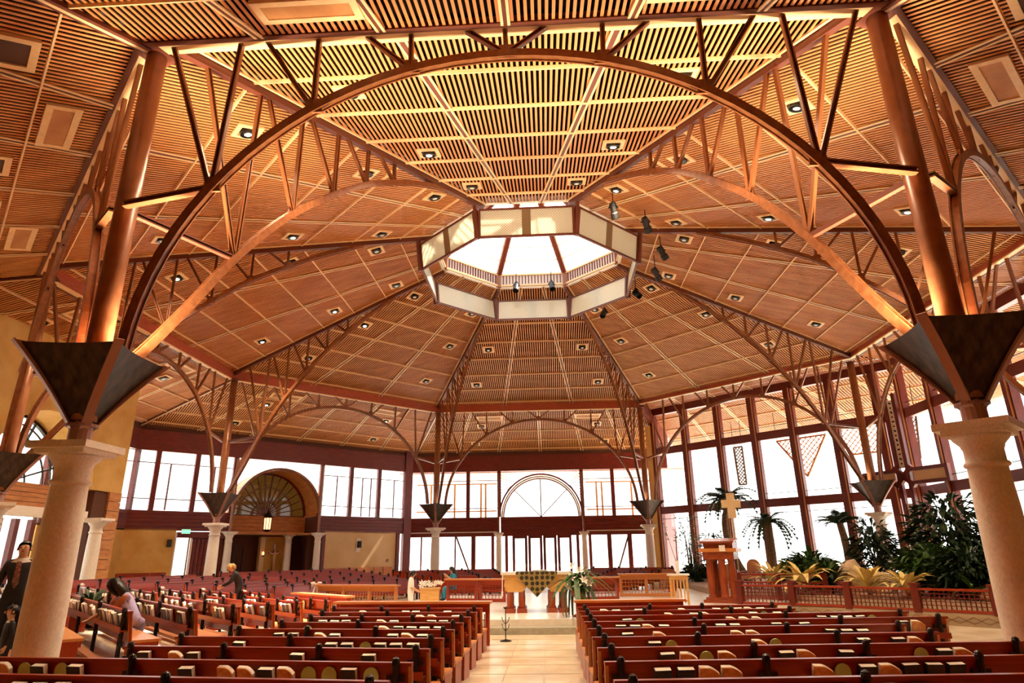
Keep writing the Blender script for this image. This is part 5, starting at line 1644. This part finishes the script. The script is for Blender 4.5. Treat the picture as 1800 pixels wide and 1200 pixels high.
# ------------------------------------------------------------------ people
def add_hand(J, E_, side, wrist, dirv, palm, thumb, s, mat_):
    """palm vertex plus five finger chains; dirv = along the hand, thumb = sideways towards the thumb"""
    w, d, th, pn = V(wrist), V(dirv).normalized(), V(thumb).normalized(), V(palm).normalized()
    p = w+d*0.075*s
    J['palm'+side] = (p, 0.034*s)
    E_.append(('wrist'+side, 'palm'+side, mat_))
    for i, (off, ln) in enumerate(((0.028, 0.075), (0.010, 0.085), (-0.010, 0.08), (-0.028, 0.062))):
        a, b_, c = p+d*0.03*s+th*off*s, p+d*(0.03+ln*0.55)*s+th*off*1.15*s+pn*0.012*s, p+d*(0.03+ln*0.9)*s+th*off*1.15*s+pn*0.04*s
        for q, (pt, r) in enumerate(((a, 0.0105), (b_, 0.0095), (c, 0.008))):
            J['f%d%d%s' % (i, q, side)] = (pt, r*s)
        E_ += [('palm'+side, 'f%d0%s' % (i, side), mat_), ('f%d0%s' % (i, side), 'f%d1%s' % (i, side), mat_), ('f%d1%s' % (i, side), 'f%d2%s' % (i, side), mat_)]
    a, b_ = p-d*0.02*s+th*0.045*s, p+d*0.03*s+th*0.065*s+pn*0.02*s
    J['t0'+side] = (a, 0.012*s); J['t1'+side] = (b_, 0.0095*s)
    E_ += [('palm'+side, 't0'+side, mat_), ('t0'+side, 't1'+side, mat_)]
def person(label, loc, rz, joints, mats, hair, scale=1.0, legs=True, skin='skin'):
    """joints overrides the standing pose; local facing is -y; mats maps body zone to material"""
    B = {'pelvis': ((0, 0, 0.95), 0.145), 'belly': ((0, 0, 1.10), 0.135), 'chest': ((0, 0.01, 1.30), 0.15), 'neck': ((0, 0.01, 1.49), 0.058),
         'head0': ((0, -0.015, 1.57), 0.07), 'head1': ((0, -0.012, 1.645), 0.092), 'head2': ((0, 0.0, 1.715), 0.07)}
    for sd, s in (('L', -1), ('R', 1)):
        B['shoulder'+sd] = ((0.185*s, 0.01, 1.40), 0.075); B['elbow'+sd] = ((0.25*s, 0.03, 1.14), 0.052); B['wrist'+sd] = ((0.26*s, -0.06, 0.90), 0.034)
        B['hip'+sd] = ((0.095*s, 0, 0.88), 0.105); B['knee'+sd] = ((0.11*s, -0.02, 0.50), 0.072); B['ankle'+sd] = ((0.115*s, 0.03, 0.09), 0.048); B['toe'+sd] = ((0.13*s, -0.15, 0.045), 0.042)
    J = {}
    for k in B:
        v = joints.get(k, B[k])
        if len(v) == 3: v = (v, B[k][1])
        J[k] = (V(v[0]), v[1])
    sk_ = skin
    E_ = [('pelvis', 'belly', mats['torso']), ('belly', 'chest', mats['torso']), ('chest', 'neck', mats.get('collar', mats['torso'])), ('neck', 'head0', sk_), ('head0', 'head1', sk_), ('head1', 'head2', sk_)]
    for sd in 'LR':
        E_ += [('chest', 'shoulder'+sd, mats['torso']), ('shoulder'+sd, 'elbow'+sd, mats['sleeve']), ('elbow'+sd, 'wrist'+sd, mats.get('forearm', mats['sleeve']))]
        E_ += [('pelvis', 'hip'+sd, mats['legs']), ('hip'+sd, 'knee'+sd, mats['legs']), ('knee'+sd, 'ankle'+sd, mats['legs']), ('ankle'+sd, 'toe'+sd, 'black')]
        w, e = J['wrist'+sd][0], J['elbow'+sd][0]
        s = -1 if sd == 'L' else 1
        add_hand(J, E_, sd, w, w-e, V((-s, 0.2, 0)), V((0, -1, 0.2)), 1.0, sk_)
    names = list(J)
    me = bpy.data.meshes.new('skeleton')
    me.from_pydata([tuple(J[n][0]) for n in names], [(names.index(a), names.index(b_)) for a, b_, _ in E_], [])
    ob = bpy.data.objects.new('skeleton', me)
    COL.objects.link(ob)
    md = ob.modifiers.new('skin', 'SKIN')
    md.use_smooth_shade = True
    sv = me.skin_vertices[0].data
    for i, n in enumerate(names):
        r = J[n][1]
        sv[i].radius = (r, r)
        sv[i].use_root = (n == 'pelvis')
    sb = ob.modifiers.new('sub', 'SUBSURF'); sb.levels = 1; sb.render_levels = 1
    bpy.context.view_layer.update()
    dg = bpy.context.evaluated_depsgraph_get()
    bme = bpy.data.meshes.new_from_object(ob.evaluated_get(dg))
    bpy.data.objects.remove(ob); bpy.data.meshes.remove(me)
    bme.name = 'person_body'
    bme.materials.clear()
    order = []
    for _, _, m_ in E_:
        if m_ not in order:
            order.append(m_); bme.materials.append(MATS[m_])
    segs = [(J[a][0], J[b_][0], J[a][1], J[b_][1], order.index(m_)) for a, b_, m_ in E_]
    for p in bme.polygons:
        c = p.center
        best, bi = 1e9, 0
        for a, b_, ra, rb, mi in segs:
            d = b_-a
            u = max(0, min(1, (c-a).dot(d)/max(d.length_squared, 1e-9)))
            dist = (c-(a+d*u)).length-(ra+(rb-ra)*u)
            if dist < best: best, bi = dist, mi
        p.material_index = bi
        p.use_smooth = True
    M = Matrix.Translation(V(loc)) @ RZ(rz) @ SCL(scale, scale, scale)
    o = _link('person', bme, M, None)
    tag(o, label, 'person')
    # face, ears and hair follow the head axis
    h0, h1, h2 = J['head0'][0], J['head1'][0], J['head2'][0]
    zax = (h2-h0).normalized()
    fa = V(joints.get('face', (0, -1, 0)))
    fa = (fa-zax*fa.dot(zax)).normalized()
    xax = fa.cross(zax)*-1
    H = Matrix((xax, -fa, zax)).transposed().to_4x4()
    H.translation = h1
    W = M @ H
    def hp(name, b_, m_): return _link(name, b_.mesh(name, m_, True), W, o)
    hs = J['head1'][1]/0.092
    for sx in (-1, 1):
        hp('eye', MB().ball((0.033*sx*hs, -0.083*hs, 0.005), (0.013, 0.008, 0.008), 8, 6), 'eye')
        hp('eyebrow', MB().box((0.033*sx*hs, -0.086*hs, 0.026), (0.032, 0.01, 0.007)), 'hair')
        hp('ear', MB().ball((0.094*sx*hs, 0.0, -0.01), (0.012, 0.022, 0.032), 8, 6), sk_)
    hp('nose', MB().tube([(0, -0.086*hs, 0.012), (0, -0.108*hs, -0.022), (0, -0.088*hs, -0.034)], [0.008, 0.015, 0.012], 8), sk_)
    hp('mouth', MB().ball((0, -0.078*hs, -0.056), (0.026, 0.008, 0.008), 10, 6), 'lip')
    hair_m, style = hair
    b_ = MB().ball((0, 0.016, 0.024), (0.098*hs, 0.106*hs, 0.103*hs), 16, 10)
    keep = [i for i, v in enumerate(b_.v)]
    b_.f = [f for f in b_.f if not all((b_.v[i][1] < (0.005 if style == 'short' else -0.03) and b_.v[i][2] < (0.085 if style == 'short' else 0.06)) for i in f)]
    b_.f = [f for f in b_.f if not all(b_.v[i][2] < -0.045 for i in f)] if style == 'short' else b_.f
    hp('hair', b_, hair_m)
    if style == 'bob':
        for sx in (-1, 1):
            hp('hair_lock', MB().tube([(0.085*sx, 0.03, 0.06), (0.102*sx, 0.02, -0.02), (0.095*sx, 0.0, -0.11)], [0.035, 0.042, 0.02], 8), hair_m)
        hp('hair_lock', MB().tube([(0, 0.09, 0.05), (0, 0.10, -0.05), (0, 0.085, -0.13)], [0.06, 0.075, 0.04], 8), hair_m)
    if style == 'long':
        hp('hair_lock', MB().tube([(0, 0.07, 0.05), (0, 0.11, -0.08), (0.02, 0.12, -0.25), (0.02, 0.10, -0.40)], [0.07, 0.09, 0.08, 0.03], 10), hair_m)
        for sx in (-1, 1):
            hp('hair_lock', MB().tube([(0.08*sx, 0.02, 0.05), (0.10*sx, 0.03, -0.08), (0.09*sx, 0.05, -0.22)], [0.035, 0.045, 0.02], 8), hair_m)
    return o, M, J
# man in black suit behind the near left column
mz = rakez(-9.55, -12.6)
po, pM, pJ = person('man in a black suit and patterned tie standing behind the near left column', (-9.15, -13.05, mz+0.02), math.radians(28), {}, {'torso': 'suit', 'sleeve': 'suit', 'legs': 'suit', 'collar': 'white_cloth'},
                    ('hair', 'short'), 1.10)
b_ = MB().extrude([V((-0.03, 0, 1.44)), V((0.03, 0, 1.44)), V((0.045, 0, 1.10)), V((0, 0, 1.02)), V((-0.045, 0, 1.10))], V((0, -0.012, 0)))
_link('tie', b_.mesh('tie', 'tie'), pM @ T(0, -0.150, 0), po)
# small boy in black
person('small boy in black standing at the left edge of the picture', (-8.55, -13.75, FZ+0.05), math.radians(-35),
       {'head0': ((0, -0.015, 1.58), 0.095), 'head1': ((0, -0.012, 1.68), 0.13), 'head2': ((0, 0.0, 1.78), 0.10)}, {'torso': 'suit', 'sleeve': 'suit', 'legs': 'suit', 'collar': 'white_cloth'}, ('hair', 'short'), 0.66)
# girl in lavender, seated and leaning to the left
sz = rakez(-7.9, -12.2)
seat = {'pelvis': ((0, 0, 0.56), 0.14), 'belly': ((-0.05, -0.02, 0.70), 0.125), 'chest': ((-0.16, -0.06, 0.88), 0.125), 'neck': ((-0.27, -0.09, 1.02), 0.05),
        'head0': ((-0.32, -0.10, 1.08), 0.07), 'head1': ((-0.37, -0.11, 1.13), 0.092), 'head2': ((-0.42, -0.11, 1.18), 0.07), 'face': (-0.4, -0.9, -0.5),
        'shoulderL': ((-0.28, -0.18, 0.93), 0.062), 'elbowL': ((-0.42, -0.30, 0.74), 0.046), 'wristL': ((-0.62, -0.34, 0.62), 0.032),
        'shoulderR': ((-0.10, 0.10, 0.98), 0.062), 'elbowR': ((-0.30, -0.02, 0.76), 0.046), 'wristR': ((-0.50, -0.12, 0.60), 0.032),
        'hipL': ((-0.09, -0.02, 0.52), 0.11), 'hipR': ((0.09, -0.02, 0.52), 0.11), 'kneeL': ((-0.11, -0.42, 0.50), 0.075), 'kneeR': ((0.10, -0.42, 0.50), 0.075),
        'ankleL': ((-0.11, -0.44, 0.10), 0.045), 'ankleR': ((0.10, -0.44, 0.10), 0.045), 'toeL': ((-0.11, -0.60, 0.05), 0.04), 'toeR': ((0.10, -0.60, 0.05), 0.04)}
person('girl in a sleeveless lavender dress bending over in the left pews', (-7.35, -12.35, sz), math.radians(203), {k: ((-v[0][0], v[0][1], v[0][2]), v[1]) if isinstance(v[0], tuple) else (-v[0], v[1], v[2]) for k, v in seat.items()},
       {'torso': 'lavender', 'sleeve': 'skin', 'legs': 'lavender'}, ('hair', 'long'), 1.08)
# woman in a black jacket bending over a pew
bz = rakez(-9.7, -3.2)
bend = {'pelvis': ((0, 0.10, 0.94), 0.14), 'belly': ((0, 0.03, 1.08), 0.13), 'chest': ((0, -0.10, 1.26), 0.14), 'neck': ((0, -0.20, 1.40), 0.055),
        'head0': ((0, -0.26, 1.45), 0.07), 'head1': ((0, -0.31, 1.50), 0.092), 'head2': ((0, -0.35, 1.56), 0.07), 'face': (0, -0.7, -0.7),
        'shoulderL': ((-0.17, -0.14, 1.33), 0.07), 'elbowL': ((-0.22, -0.24, 1.08), 0.05), 'wristL': ((-0.12, -0.44, 0.96), 0.033),
        'shoulderR': ((0.17, -0.14, 1.33), 0.07), 'elbowR': ((0.22, -0.24, 1.08), 0.05), 'wristR': ((0.10, -0.46, 0.98), 0.033)}
person('blond woman in a black jacket bending over the angled pews', (-9.75, -3.0, bz), math.radians(-70), bend, {'torso': 'suit', 'sleeve': 'suit', 'legs': 'suit', 'collar': 'suit'}, ('hair_blond', 'bob'), 1.06)
# woman in white with bowed head
bow_ = {'neck': ((0, -0.02, 1.48), 0.055), 'head0': ((0, -0.06, 1.54), 0.07), 'head1': ((0, -0.09, 1.61), 0.092), 'head2': ((0, -0.10, 1.68), 0.07), 'face': (0, -0.85, -0.5),
        'elbowL': ((-0.24, -0.02, 1.14), 0.048), 'wristL': ((-0.10, -0.22, 1.02), 0.032), 'elbowR': ((0.24, -0.02, 1.14), 0.048), 'wristR': ((0.10, -0.22, 1.02), 0.032)}
person('woman in white top and trousers with bowed head, left of the altar', (-4.05, -2.9, FZ), math.radians(95), bow_, {'torso': 'white_cloth', 'sleeve': 'white_cloth', 'forearm': 'skin', 'legs': 'white_cloth'}, ('hair', 'bob'), 0.88)
# woman in teal seated in the first far pew
sit = {k: v for k, v in seat.items()}
sit.update({'belly': ((0, -0.03, 0.70), 0.125), 'chest': ((0, -0.08, 0.88), 0.13), 'neck': ((0, -0.12, 1.04), 0.05), 'head0': ((0, -0.15, 1.10), 0.07), 'head1': ((0, -0.17, 1.17), 0.092), 'head2': ((0, -0.18, 1.24), 0.07),
            'face': (0, -0.9, -0.3), 'shoulderL': ((-0.17, -0.09, 0.96), 0.065), 'elbowL': ((-0.24, -0.22, 0.76), 0.046), 'wristL': ((-0.10, -0.36, 0.90), 0.032),
            'shoulderR': ((0.17, -0.09, 0.96), 0.065), 'elbowR': ((0.24, -0.22, 0.76), 0.046), 'wristR': ((0.10, -0.36, 0.92), 0.032)})
person('seated woman in a teal blouse beside the woman in white', (-3.15, 0.9, PZ+0.02), math.radians(-60), sit, {'torso': 'teal', 'sleeve': 'teal', 'forearm': 'skin', 'legs': 'teal'}, ('hair', 'long'), 0.95)
pew(-2.2, 1.35, PZ, PI, 1.6, 'short red-brown bench under the woman in teal', 'distant pews facing the altar', [0.1, 1.5], False)
